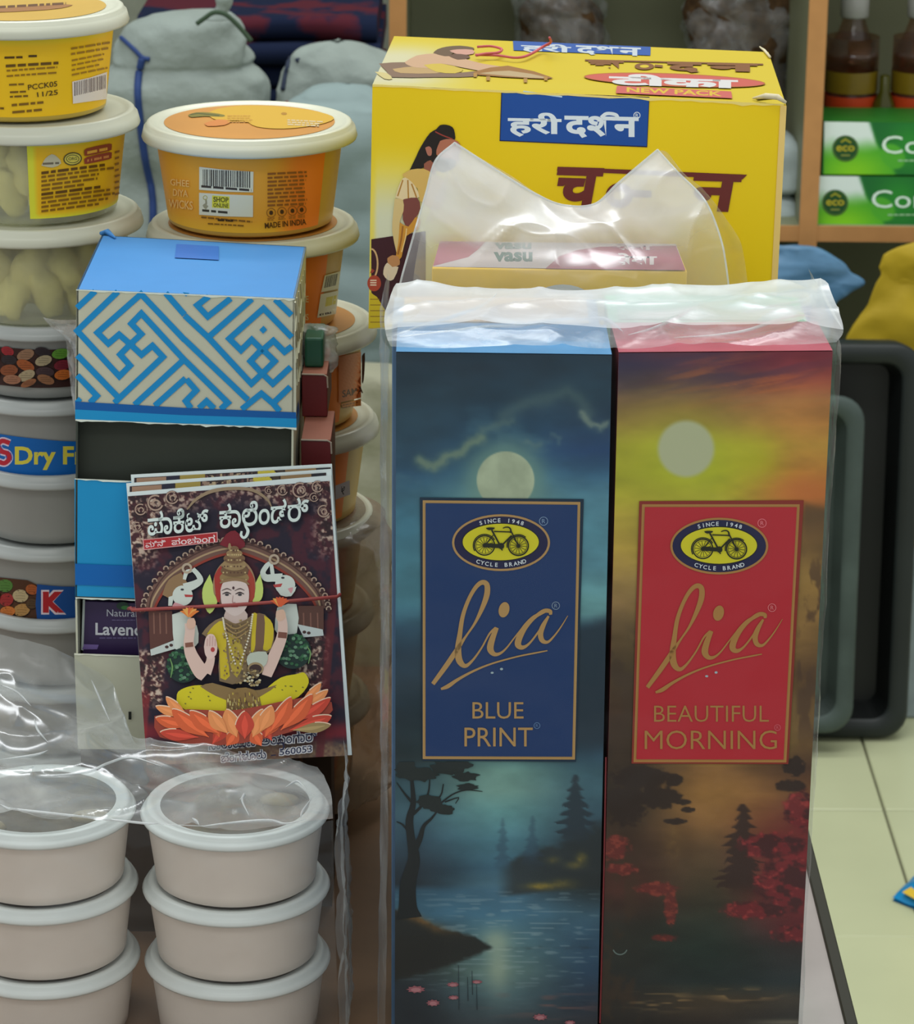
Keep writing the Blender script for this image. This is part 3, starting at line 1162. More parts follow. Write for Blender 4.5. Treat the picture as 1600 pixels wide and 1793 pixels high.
p.poly(z3([(650, 240), (700, 228), (790, 236), (810, 258), (720, 270)]), (120, 84, 66), 2)
p.poly(z3([(840, 360), (1090, 315), (1425, 405), (1240, 408), (880, 385)]), (176, 122, 60), 2)
p.poly(z3([(880, 372), (1100, 352), (1380, 402), (1240, 404)]), (214, 186, 140), 2)
for q in ((850, 385), (945, 410), (1220, 425), (1370, 410)):
    p.poly(z3([(q[0] - 14, q[1] - 16), (q[0] + 14, q[1] - 16), (q[0] + 12, q[1] + 14), (q[0] - 12, q[1] + 14)]), (200, 150, 70))
p.build('printed_figure', t)
p = Print(yt, base=0.0005, step=0.00002, g=GT)
p.poly([(898, 71.5), (1139, 82), (1138.5, 97), (899, 88)], (36, 96, 190))
p.textbox('हरी', 912, 75, 1000, 91, (226, 236, 244), 0.03, 0.04)
p.textbox('दशन', 1008, 79, 1122, 95, (226, 236, 244), 0.03, 0.04)
B2 = (150, 92, 40)
p.line([(1024, 105), (1336, 112.5)], 2.4, B2)
p.textbox('च', 1030, 106, 1092, 119, B2, 0.05, 0.02)
p.ell(1128, 116, 17, 6, B2)
p.ell(1128, 116, 8, 2.6, (244, 216, 36))
p.line([(1146, 115), (1160, 116)], 4, B2)
p.textbox('द', 1168, 109, 1228, 126, B2, 0.05, 0.02)
p.textbox('न', 1238, 110, 1326, 124, B2, 0.06, 0.02)
p.ell(1181, 140, 159, 11.5, (206, 116, 44), 2.2, 40)
p.ell(1181, 140, 156, 10, (232, 104, 92), 2.2, 40)
p.textbox('टीका', 1066, 128, 1292, 148, (250, 246, 244), 0.05, 0.03)
p.poly([(1080, 150), (1280, 160), (1282, 172), (1078, 163)], (234, 110, 104))
p.textbox('NEW PACK', 1097, 152.5, 1264, 161, (250, 210, 60), 0.03, 0.045)
p.poly([(1321, 169), (1352, 167), (1358, 171), (1326, 174)], (150, 120, 30))
p.build('lettering', t)
# torn paper edge along the front fold
p = Print(yf, base=0.0007, g=1.35)
r = random.Random(4)
pts = [(652 + k * 18, 150 + (184 - 150) * k / 40 - 2.0 + r.uniform(-0.8, 0.8)) for k in range(41)]
low_ = [(a, b + 3.2 + r.uniform(-0.8, 3.6) * (1.0 if k % 3 == 0 else 0.35)) for k, (a, b) in enumerate(pts)]
p.poly(pts + low_[::-1], (236, 214, 120))
p.build('worn_edge', t)
p = Print(yf, base=0.0005, g=1.3)
p.poly([(1366, 185), (1377, 185), (1356, 596), (1345, 596)], (216, 186, 110))
p.build('folded_side_edge', t)
mb = MB()
q = [yt.pt(x, y, 0.001 + d) for x, y, d in ((1318, 172, 0), (1340, 168, 0.0022), (1362, 170, 0.003), (1376, 180, 0.001))]
mb.tube(q, [0.0004, 0.0012, 0.0012, 0.0006], 8)
mb.build('torn_corner', mat('paper_edge', (238, 226, 190), 0.7, 1.0), t, True)
mb = MB()
q = [yt.pt(x, y, 0.001) for x, y in ((1330, 82), (1338, 88), (1348, 100))]
mb.tube(q, [0.0003, 0.0006, 0.0006], 6)
mb.build('torn_corner', mat('paper_edge', (238, 226, 190), 0.7, 1.0), t, True)
# pink thread
mb = MB()
mb.tube([yt.pt(x, y, d) for x, y, d in smooth_pts([(962, 66, 0.010), (964, 74, 0.006), (950, 82, 0.003), (934, 92, 0.0022), (918, 99, 0.0022), (900, 101, 0.0022), (870, 97, 0.0022), (832, 96, 0.0022)], 6)], 0.0006, 6)
mb.tube([yt.pt(x, y, 0.0030) for x, y in smooth_pts([(836, 82), (860, 81), (878, 86), (872, 92), (850, 94), (834, 97)], 6)], 0.0006, 6)
o = mb.build('pink_thread', mat('pink_thread', (232, 110, 120), 0.7, 0.9), None, True)
tag(o, 'loose pink thread lying on top of the yellow carton', 'thread')

# ------------------------------------------------------------------ small carton in the twin-peaked bag
VY, VZ = 1.164, 0.3053
vf = Plane((0, VY, 0), (0, -1, 0))
vtl, vtr = vf.pt(756, 469), vf.pt(1203, 475)
vt = Plane((vtl + vtr) / 2, (0, 0, 1))
vbl, vbr = vt.pt(770, 421), vt.pt(1183, 426)
down = Vector((0, 0, 0.2602 - vtl.z))
t = thing('soap_carton', ((vtl.x + vtr.x) / 2, VY + 0.022, 0.2602), 'small yellow and maroon carton inside the clear bag with two peaks', 'carton')
mb = MB()
mb.hexa([vtl, vtr, vtr + down, vtl + down, vbl, vbr, vbr + down, vbl + down])
mb.build('carton_body', mat('mustard_card', (236, 190, 44), 0.45, 2.0), t, bevel=0.0006)
p = Print(vf, base=0.0003)
p.ell(985, 543, 62, 45, (190, 190, 186))
p.ell(985, 543, 54, 38, (206, 204, 200))
p.ell(990, 530, 18, 16, (120, 110, 90))
p.build('printed_roundel', t)
p = Print(vt, base=0.0003, step=0.00002, g=GT * 1.2)
p.poly([(770, 422), (1183, 427), (1200, 473), (758, 467)], (226, 214, 216))
p.poly([(770, 422), (850, 423), (838, 436), (820, 450), (758, 466)], (196, 120, 140))
p.poly([(980, 448), (1010, 438), (1050, 432), (1183, 430), (1200, 473), (955, 470)], (186, 110, 132))
p.textbox('vasu', 864, 441, 932, 458, (110, 140, 140), 0.04)
p.textbox('vasu', 866, 425, 930, 436, (150, 170, 170), 0.04)
p.textbox('सेवा', 1068, 443, 1150, 464, (236, 226, 230), 0.03)
p.textbox('सेवा', 1070, 427, 1142, 438, (226, 206, 214), 0.03)
p.build('printed_top', t)


def sheet(ctrl, nu, nv, amp, seed, freq=45, ridge=0.0, nrm=Vector((0, -1, 0.3))):
    """creased film over a control net of 3D points (rows x cols)"""
    R, Cn = len(ctrl), len(ctrl[0])
    rows = [smooth_pts([tuple(p) for p in row], max(1, nu // (Cn - 1))) for row in ctrl]
    n = len(rows[0])
    cols = [smooth_pts([rows[i][j] for i in range(R)], max(1, nv // (R - 1))) for j in range(n)]
    m = len(cols[0])
    out = []
    for i in range(m):
        row = []
        for j in range(n):
            p = Vector(cols[j][i])
            q = p * freq + Vector((seed * 7.3, seed * 3.7, seed))
            a = noise.noise(q) + 0.5 * noise.noise(q * 2.1)
            b = 1 - abs(noise.noise(q * 0.8 + Vector((9, 2, 4))))
            b2 = 1 - abs(noise.noise(Vector((q.x * 0.5 + q.z * 0.9, q.y * 0.7, q.z * 0.5 - q.x * 0.8)) * 1.6))
            row.append(p + nrm * (amp * (0.5 * a + 1.0 * b ** 4 + 0.7 * b2 ** 6) + ridge * b ** 8))
        out.append(row)
    return out


def at(px, py, y):
    return atY(px, py, y)


# the bag: front sheet with two peaks, back sheet, folds
fm = film('clear_bag_film', 0.62, 0.30, 0.30, (0.95, 0.97, 0.98), 22, 1.5, (0.86, 0.89, 0.91), 0.16, True)
fm2 = film('thin_bag_film', 0.14, 0.22, 0.25, (0.96, 0.98, 0.98), 26, 1.2)
t = thing('plastic_bag', (0.04, 1.16, 0.2602), 'clear plastic bag with two pointed corners around the small yellow carton', 'bag')
yb = 1.158
mb = MB()
net = [
    [at(796, 250, 1.185), at(850, 285, 1.186), at(930, 335, 1.188), at(985, 359, 1.190), at(1040, 357, 1.190), at(1080, 322, 1.188), at(1115, 292, 1.186), at(1151, 262, 1.185)],
    [at(762, 282, 1.176), at(838, 320, 1.176), at(920, 362, 1.180), at(985, 380, 1.182), at(1045, 380, 1.182), at(1095, 350, 1.180), at(1140, 322, 1.177), at(1185, 300, 1.176)],
    [at(745, 340, 1.168), at(820, 365, 1.170), at(910, 390, 1.174), at(985, 402, 1.175), at(1055, 400, 1.175), at(1115, 385, 1.174), at(1170, 370, 1.170), at(1232, 350, 1.168)],
    [at(722, 420, 1.158), at(800, 425, 1.162), at(900, 430, 1.166), at(985, 435, 1.168), at(1070, 436, 1.168), at(1140, 432, 1.166), at(1205, 428, 1.162), at(1262, 420, 1.158)],
    [at(700, 500, 1.152), at(790, 480, 1.157), at(890, 480, 1.158), at(985, 482, 1.158), at(1080, 484, 1.158), at(1150, 484, 1.158), at(1215, 484, 1.157), at(1276, 505, 1.152)],
    [at(690, 570, 1.150), at(785, 560, 1.153), at(890, 556, 1.156), at(985, 556, 1.156), at(1080, 556, 1.156), at(1150, 556, 1.156), at(1215, 560, 1.153), at(1280, 575, 1.150)],
]
G_ = sheet(net, 130, 100, 0.0012, 3, 30, 0.0016)
lay = []
for i, row in enumerate(G_):
    for j, q in enumerate(row):
        k = i / (len(G_) - 1) + 0.10 * noise.noise(q * 45) + 0.06 * noise.noise(q * 110)
        v = 1.0 - 0.78 * min(1, max(0, (k - 0.42) / 0.26))
        lay.append((v, v, v))
mb.grid(G_, lay)
mb.build('front_film', fm, t, True)
mb = MB()
net = [
    [at(800, 254, 1.196), at(880, 300, 1.200), at(985, 362, 1.203), at(1060, 345, 1.203), at(1150, 266, 1.198), at(1190, 300, 1.198), at(1228, 330, 1.198)],
    [at(770, 330, 1.200), at(860, 350, 1.208), at(985, 390, 1.210), at(1080, 380, 1.210), at(1180, 330, 1.206), at(1235, 345, 1.204), at(1268, 380, 1.200)],
    [at(735, 420, 1.200), at(840, 430, 1.212), at(985, 430, 1.214), at(1090, 430, 1.214), at(1200, 420, 1.210), at(1262, 410, 1.206), at(1300, 440, 1.200)],
    [at(715, 560, 1.196), at(830, 560, 1.210), at(985, 560, 1.212), at(1100, 560, 1.212), at(1210, 560, 1.208), at(1280, 550, 1.204), at(1316, 570, 1.198)],
]
mb.grid(sheet(net, 90, 70, 0.0022, 6, 42, 0.001))
mb.build('back_film', fm2, t, True)
mb = MB()
edge = [G_[0][j] for j in range(len(G_[0]))]
mb.tube([p + Vector((0, -0.0004, 0)) for p in edge], 0.00045, 6)
left = [G_[i][0] for i in range(len(G_))]
right = [G_[i][-1] for i in range(len(G_))]
mb.tube(left, 0.0004, 6)
mb.tube(right, 0.0004, 6)
mb.build('film_edge', film('film_edge', 0.45, 0.3, 0.2), t, True)

# ------------------------------------------------------------------ the two tall incense boxes in front, and the two behind
LZ = 0.0
blue_f = Plane((-0.0230, 1.05, 0.2997), Matrix.Rotation(math.radians(0.46), 3, 'Z') @ Vector((0, -1, 0)))
red_f = Plane((0.0578, 1.05, 0.2990), Matrix.Rotation(math.radians(1.6), 3, 'Z') @ Vector((0, -1, 0)))


def tall_box(name, pl, tl, tr, right_bottom, left_bottom, depth, label, body_c, top_c, edge_c):
    a, b = pl.pt(*tl), pl.pt(*tr)
    z = (a.z + b.z) / 2
    # the face is a true rectangle standing on the counter
    ux = Vector((b.x - a.x, b.y - a.y, 0))
    lb, rb = pl.pt(*left_bottom), pl.pt(*right_bottom)
    f_bl = Vector((lb.x + (lb.x - a.x) * 0.1, lb.y, 0.0))
    f_br = Vector((rb.x + (rb.x - b.x) * 0.1, rb.y, 0.0))
    n = -pl.n
    d = Vector((n.x, n.y, 0)).normalized() * depth
    t = thing(name, (f_bl + f_br) / 2 + d * 0.5 - Vector((0, 0, 0)), label, 'incense box')
    mb = MB()
    mb.hexa([a, b, f_br, f_bl, a + d, b + d, f_br + d, f_bl + d])
    mb.build('box_body', mat(body_c[0], body_c[1], 0.4, 1.3), t)
    ptop = Plane((a + b) / 2, (b - a).cross(d) if (b - a).cross(d).z > 0 else -(b - a).cross(d))
    mb = MB()
    e = ptop.n * 0.0003
    mb.face([a + e, b + e, b + d + e, a + d + e])
    mb.build('top_flap', mat(top_c[0], top_c[1], 0.4, GTM), t)
    return t, (a, b, f_br, f_bl)


def conifer(px, py, cx, y0, y1, hw, seed):
    t = np.clip((py - y0) / (y1 - y0), 0, 1)
    side = (px > cx) * 5.0
    tier = np.mod(py - y0 + 5 * vnoise(px / 7, py / 30, seed), 15) / 15
    wd = hw * (0.12 + 0.88 * t ** 0.8) * (0.55 + 0.5 * tier) * (0.6 + 0.75 * vnoise(py / 8 + side, side, seed))
    return sm(3, -5, np.abs(px - cx) - wd) * (py > y0) * sm(y1 + 30, y1, py)


def blue_art(px, py):
    rows = [
        (610, (33, 48, 60), (32, 50, 64), (34, 52, 66)), (690, (36, 58, 72), (36, 60, 76), (36, 62, 78)), (740, (40, 66, 82), (38, 68, 90), (40, 64, 86)),
        (790, (40, 70, 90), (44, 80, 106), (38, 68, 106)), (830, (42, 78, 104), (62, 104, 122), (54, 94, 122)), (870, (56, 98, 118), (96, 138, 140), (76, 122, 140)),
        (930, (62, 112, 132), (90, 130, 140), (80, 130, 146)), (990, (68, 118, 134), (80, 120, 130), (84, 134, 150)), (1050, (70, 122, 138), (80, 120, 130), (96, 146, 150)),
        (1075, (62, 106, 124), (60, 90, 100), (90, 135, 140)), (1100, (46, 78, 98), (50, 80, 90), (50, 76, 94)), (1140, (38, 62, 80), (40, 62, 70), (38, 60, 76)),
        (1250, (33, 50, 60), (36, 55, 60), (31, 48, 58)), (1325, (32, 46, 50), (72, 110, 112), (50, 78, 95)), (1350, (44, 66, 74), (104, 144, 136), (56, 88, 100)),
        (1385, (52, 80, 90), (112, 152, 144), (60, 92, 104)), (1420, (60, 90, 102), (96, 146, 148), (56, 84, 97)), (1470, (50, 76, 92), (74, 120, 134), (42, 58, 68)),
        (1520, (40, 55, 66), (54, 88, 106), (42, 52, 54)), (1548, (34, 46, 54), (72, 110, 128), (38, 48, 50)), (1560, (48, 78, 96), (66, 104, 126), (38, 50, 54)),
        (1600, (56, 92, 112), (70, 114, 138), (56, 86, 102)), (1650, (40, 50, 52), (88, 126, 134), (50, 80, 102)), (1700, (37, 46, 48), (98, 128, 124), (45, 70, 92)),
        (1740, (40, 50, 58), (80, 108, 114), (44, 60, 76)), (1790, (40, 48, 54), (60, 72, 78), (48, 52, 58)), (1930, (32, 36, 40), (44, 50, 54), (36, 40, 44))]
    c = table(px, py, (705, 875, 1040), rows)
    n = fbm(px / 60, py / 28, 2, 5)
    c = c * (0.86 + 0.28 * n)[..., None]
    sky = sm(1090, 900, py)
    c = over(c, (70, 108, 124), sky * sm(0.55, 0.8, fbm(px / 70, py / 34, 9, 5)) * sm(640, 800, py) * 0.5)
    # lit cloud rims
    for pts, wd, k, cl in (([(735, 808), (760, 816), (781, 800), (807, 792), (820, 779), (844, 766)], 9, 0.75, (116, 136, 112)),
                           ([(844, 752), (866, 746), (897, 736)], 7, 0.45, (96, 120, 112)),
                           ([(880, 728), (920, 706), (965, 696), (995, 684), (1015, 700), (1030, 722)], 12, 0.4, (88, 110, 106)),
                           ([(1018, 722), (1030, 738), (1048, 748), (1062, 742)], 6, 0.7, (120, 138, 124)),
                           ([(920, 775), (938, 782), (946, 778)], 5, 0.4, (96, 120, 116)), ([(966, 762), (980, 765), (979, 775)], 4, 0.35, (96, 122, 122))):
        d = dline(px + 7 * (fbm(px / 12, py / 12, 5) - 0.5), py + 10 * (fbm(px / 11, py / 11, 6) - 0.5), pts)
        c = over(c, cl, np.exp(-(d / wd) ** 2) * k)
    # moon
    r = np.hypot(px - 885, py - 841)
    c = over(c, (104, 140, 130), np.exp(-(np.maximum(r - 48, 0) / 26) ** 2) * 0.75)
    mo = np.array([158, 172, 146])[None, None, :] * (0.90 + 0.2 * fbm(px / 24, py / 24, 12, 4))[..., None]
    k = sm(52, 49, r)[..., None]
    c = c * (1 - k) + mo * k
    # hill on the right, mist
    c = over(c, (34, 50, 62), sm(0, 30, py - (1096 - 0.45 * (px - 1010)) + 16 * fbm(px / 30, py / 30, 4)) * sm(990, 1010, px) * sm(1330, 1290, py) * 0.85)
    # far right bank, yellow scrub
    bank = sm(0, 22, py - (1505 - 0.42 * (px - 880)) + 30 * (fbm(px / 26, py / 18, 7) - 0.5)) * sm(1572, 1562, py + 0.10 * (px - 900)) * sm(862, 905, px)
    c = over(c, (40, 48, 50), bank * 0.85)
    for x, y, rx, ry, k in ((1018, 1503, 9, 9, 0.55), (1005, 1515, 14, 6, 0.4), (945, 1552, 24, 6, 0.75), (985, 1548, 22, 8, 0.4), (968, 1506, 12, 6, 0.3)):
        c = over(c, (142, 124, 54), gauss(px, py, x, y, rx, ry) * k * (0.5 + fbm(px / 6, py / 5, 3)))
    c = over(c, (40, 52, 60), conifer(px, py, 1007, 1356, 1455, 34, 3) * 0.88)
    c = over(c, (44, 62, 80), conifer(px, py, 880, 1432, 1500, 16, 5) * 0.4)
    c = over(c, (44, 62, 80), conifer(px, py, 932, 1428, 1500, 18, 6) * 0.4)
    # near left bank
    top = np.interp(px, [690, 725, 760, 800, 830, 866], [1590, 1602, 1622, 1632, 1640, 1660])
    bot = np.interp(px, [690, 760, 800, 830, 866], [1720, 1702, 1690, 1676, 1660])
    bk = sm(-4, 4, py - top + 6 * (fbm(px / 9, py / 9, 8) - 0.5)) * sm(-3, 8, bot - py + 8 * (fbm(px / 14, py / 6, 2) - 0.5))
    c = over(c, (36, 39, 38), bk * 0.92)
    c = over(c, (124, 92, 52), np.exp(-((py - top - 2) / 9) ** 2) * sm(835, 700, px) * sm(688, 720, px) * (0.3 + 0.8 * fbm(px / 8, py / 6, 4)))
    # water glints
    wat = sm(1556, 1566, py)
    gl = sm(0.70, 0.86, vnoise(px / 26, py / 2.6, 21)) * wat * sm(1790, 1700, py) * (1 - bk)
    c = over(c, (132, 156, 162), gl * 0.5 * gauss(px, py, 900, 1640, 190, 120))
    c = over(c, (154, 170, 146), gauss(px, py, 868, 1648, 26, 22) * 0.6 * (1 - bk))
    c = over(c, (156, 172, 150), gauss(px, py, 872, 1694, 20, 42) * 0.6 * (1 - bk))
    c = over(c, (120, 88, 84), sm(0.5, 0.75, vnoise(px / 40, py / 5, 31)) * gauss(px, py, 960, 1758, 90, 22) * 0.6)
    c = over(c, (34, 40, 44), sm(1724, 1760, py + 14 * fbm(px / 30, py / 20, 1)) * sm(800, 740, px) * 0.4)
    return c


def red_art(px, py):
    M_ = (165, 160, 55)
    rows = [
        (606, (70, 45, 65), (78, 45, 62), (115, 42, 58)), (640, (58, 52, 78), (80, 48, 68), (125, 52, 58)), (670, (78, 66, 74), (100, 66, 66), (150, 80, 60)),
        (700, (112, 88, 64), (130, 92, 66), (164, 112, 64)), (740, (140, 118, 60), (145, 116, 60), (172, 120, 60)), (780, (158, 154, 48), (165, 164, 44), (174, 134, 56)),
        (830, (158, 158, 46), (166, 170, 40), (178, 122, 54)), (868, (164, 158, 52), (165, 160, 50), (184, 112, 54)), (900, (164, 148, 58), M_, (116, 84, 50)),
        (960, (164, 140, 62), M_, (112, 86, 50)), (1010, (154, 128, 72), M_, (142, 112, 60)), (1060, (130, 105, 66), M_, (136, 106, 60)), (1120, (88, 72, 48), M_, (120, 92, 54)),
        (1180, (70, 58, 42), M_, (86, 64, 42)), (1240, (66, 50, 38), M_, (100, 78, 48)), (1300, (58, 47, 38), M_, (110, 85, 53)), (1345, (54, 45, 36), (132, 96, 56), (72, 52, 40)),
        (1390, (50, 43, 35), (150, 110, 60), (110, 75, 48)), (1440, (58, 47, 37), (132, 96, 56), (104, 50, 45)), (1490, (62, 46, 38), (90, 70, 48), (122, 42, 47)),
        (1560, (70, 46, 40), (62, 56, 43), (116, 42, 45)), (1620, (44, 45, 41), (44, 52, 45), (94, 40, 43)), (1660, (41, 45, 41), (37, 50, 45), (50, 46, 44)),
        (1720, (39, 44, 43), (37, 48, 47), (37, 48, 50)), (1750, (44, 43, 39), (70, 62, 50), (60, 56, 48)), (1790, (41, 41, 39), (50, 46, 42), (44, 46, 44)), (1930, (34, 34, 32), (36, 36, 34), (34, 34, 34))]
    c = table(px, py, (1090, 1240, 1415), rows)
    n = fbm(px / 60, py / 24, 4, 5)
    c = c * (0.86 + 0.28 * n)[..., None]
    # streaked sunrise cloud
    st = fbm((px + 2.2 * py) / 120, (py + 0.16 * px) / 12, 14, 4)
    c = over(c, (190, 104, 58), sm(0.5, 0.72, st) * gauss(px, py, 1300, 668, 110, 40) * 0.65)
    c = over(c, (60, 48, 74), sm(0.5, 0.7, fbm((px + py) / 90, (py + 0.2 * px) / 14, 24)) * gauss(px, py, 1250, 650, 180, 40) * 0.6)
    c = over(c, (178, 104, 54), gauss(px, py, 1408, 858, 60, 26) * 0.8)
    c = over(c, (168, 178, 34), gauss(px, py, 1325, 800, 40, 40) * 0.5)
    r = np.hypot(px - 1201, py - 786)
    c = over(c, (158, 170, 50), np.exp(-(r / 95) ** 2) * 0.5)
    c = over(c, (166, 172, 138), sm(55, 44, r))
    # dark hill at the right of the panel
    c = over(c, (84, 66, 46), sm(-4, 14, py - 884 + 0.25 * (1440 - px)) * sm(1404, 1412, px) * sm(960, 900, py) * 0.7)
    c = over(c, (70, 52, 40), sm(0.45, 0.65, fbm(px / 16, py / 30, 6)) * sm(1390, 1400, px) * sm(950, 1010, py) * sm(1330, 1250, py) * 0.7)
    c = over(c, (62, 50, 40), sm(0.45, 0.65, fbm(px / 20, py / 26, 16)) * sm(1128, 1105, px) * sm(1080, 1140, py) * 0.6)
    # red trees
    lf = fbm(px / 9, py / 6, 17, 4)
    lf2 = fbm(px / 24, py / 15, 27, 4)
    c = over(c, (50, 38, 34), conifer(px, py, 1300, 1408, 1545, 46, 8) * 0.9)
    rt = np.maximum.reduce([gauss(px, py, 1350, 1480, 66, 26), gauss(px, py, 1402, 1420, 34, 44), gauss(px, py, 1385, 1550, 74, 56), gauss(px, py, 1320, 1594, 70, 18), gauss(px, py, 1395, 1634, 50, 18)])
    k = sm(0.34, 0.62, rt * (0.45 + lf)) * sm(1235, 1300, px)
    c = over(c, (104, 38, 42), k * 0.9)
    c = over(c, (150, 58, 56), k * sm(0.52, 0.72, lf) * sm(0.42, 0.6, lf2) * 0.8)
    c = over(c, (52, 34, 34), k * sm(0.54, 0.42, lf2) * 0.75)
    lt = np.maximum.reduce([gauss(px, py, 1074, 1484, 32, 26), gauss(px, py, 1086, 1522, 36, 12), gauss(px, py, 1150, 1556, 44, 14), gauss(px, py, 1174, 1590, 14, 36), gauss(px, py, 1164, 1642, 30, 8)])
    k = sm(0.34, 0.66, lt * (0.45 + lf))
    c = over(c, (104, 44, 42), k * 0.75)
    c = over(c, (140, 66, 54), k * sm(0.52, 0.72, lf) * 0.6)
    c = over(c, (118, 92, 54), gauss(px, py, 1178, 1470, 16, 40) * 0.35 * lf * 2)
    # big dark tree top left
    tr_ = np.maximum.reduce([gauss(px, py, 1120, 1362, 62, 26), gauss(px, py, 1150, 1396, 54, 24), gauss(px, py, 1095, 1410, 44, 44), gauss(px, py, 1180, 1366, 20, 14), gauss(px, py, 1190, 1404, 26, 7), gauss(px, py, 1182, 1438, 24, 7), gauss(px, py, 1204, 1418, 16, 6)])
    c = over(c, (44, 36, 32), sm(0.40, 0.58, tr_ * (0.5 + 0.9 * lf)) * 0.92)
    c = over(c, (44, 36, 34), sm(0.42, 0.6, np.maximum(gauss(px, py, 1390, 1342, 24, 22), gauss(px, py, 1385, 1376, 30, 14)) * (0.5 + lf)) * 0.85)
    # foreground glints
    gl = sm(0.52, 0.74, vnoise(px / 30, py / 4, 41))
    c = over(c, (158, 128, 84), gl * np.maximum(gauss(px, py, 1160, 1752, 44, 14), gauss(px, py, 1300, 1742, 50, 10)) * 0.9)
    c = over(c, (110, 104, 88), gauss(px, py, 1382, 1790, 60, 5) * 0.8)
    return c


tb, bc = tall_box('incense_box', blue_f, (693.5, 617), (1071, 622), (1046, 1793), (691, 1793), 0.040, 'tall dark blue incense box with a printed moonlit lake, left of the front pair',
                  ('navy_card', (36, 60, 84)), ('sky_blue_card', (96, 176, 236)), None)
painted(bc, blue_f.n * 0.0002, 190, 600, blue_art, 'printed_front', tb, GF * 1.0)
tr_, rc = tall_box('incense_box', red_f, (1083, 618), (1457.5, 615), (1397.5, 1793), (1052, 1793), 0.040, 'tall red incense box with a printed sunrise forest, right of the front pair',
                   ('dark_red_card', (110, 34, 44)), ('pink_red_card', (222, 96, 118)), None)
painted(rc, red_f.n * 0.0002, 190, 600, red_art, 'printed_front', tr_, GF * 1.0)

# silhouettes on the prints
p = Print(blue_f, base=0.0005).at((660, 1320), 3.79)
DK = (29, 36, 38)
p.line([(212, 1090, 170), (204, 1010, 120), (206, 860, 104), (245, 700, 80), (225, 560, 55), (215, 440, 50), (240, 330, 36), (235, 220, 26), (225, 120, 16)], 20, DK, 4)
p.line([(245, 640, 50), (285, 560, 36), (310, 480, 24), (360, 430, 16), (400, 380, 8)], 10, DK, 4)
p.line([(230, 320, 18), (180, 260, 12), (130, 190, 6)], 10, DK, 3)
p.line([(215, 520, 20), (170, 470, 12), (130, 450, 6)], 10, DK, 3)
p.line([(240, 400, 22), (300, 340, 16), (340, 260, 12), (350, 170, 8)], 10, DK, 3)
p.line([(340, 330, 14), (420, 280, 10), (440, 200, 8)], 8, DK, 3)
p.line([(420, 330, 12), (500, 270, 9), (590, 240, 8), (700, 250, 4)], 8, DK, 3)
p.line([(450, 320, 10), (540, 290, 7), (520, 330, 5)], 8, DK, 3)
rr = random.Random(5)
for cx, cy, rx, ry in ((190, 90, 70, 46), (300, 140, 110, 44), (480, 90, 130, 50), (590, 150, 90, 30), (600, 220, 70, 24), (350, 320, 90, 44), (440, 370, 80, 32), (240, 140, 110, 30), (560, 70, 70, 36), (160, 140, 40, 24)):
    pts = []
    for k in range(22):
        a = 2 * PI * k / 22
        q = 1 + rr.uniform(-0.24, 0.18)
        pts.append((cx + rx * q * math.cos(a), max(52, cy + ry * q * math.sin(a))))
    p.poly(pts, (33, 42, 42))
p.build('printed_tree', tb)
p = Print(blue_f, base=0.0005).at((660, 1320), 3.79)
# water lilies
for x, y, rx, ry in ((258, 1566, 66, 26), (505, 1534, 46, 18), (662, 1516, 40, 14), (372, 1656, 48, 24), (508, 1620, 40, 16), (1082, 1750, 52, 24), (1280, 1786, 40, 16)):
    pts = []
    for k in range(18):
        a = 2 * PI * k / 18
        q = 1.0 if k % 2 else 0.72
        pts.append((x + rx * q * math.cos(a), y + ry * q * math.sin(a) - 3))
    p.poly(pts, (134, 84, 92))
    p.ell(x, y, rx * 0.5, ry * 0.5, (160, 112, 118))
for x, y0, y1 in ((540, 1400, 1700), (660, 1530, 1700), (600, 1480, 1640), (630, 1440, 1600)):
    p.line([(x, y0, 3), (x + 4, y1, 6)], 4, (44, 56, 62))
p.build('printed_lilies', tb)

p = Print(red_f, base=0.0005).at((1040, 1320), 3.478)
p.line([(72, 20), (60, 700), (36, 1640)], 9, (104, 40, 44))
p.build('printed_edge_line', tr_)
p = Print(red_f, base=0.0005).at((1040, 1320), 3.478)
p.ring(158, 1178, 44, 44, 8, (92, 108, 104), 18, 20, 160)  # flat grey arc drawn low on the face
p.build('grey_arc', tr_)


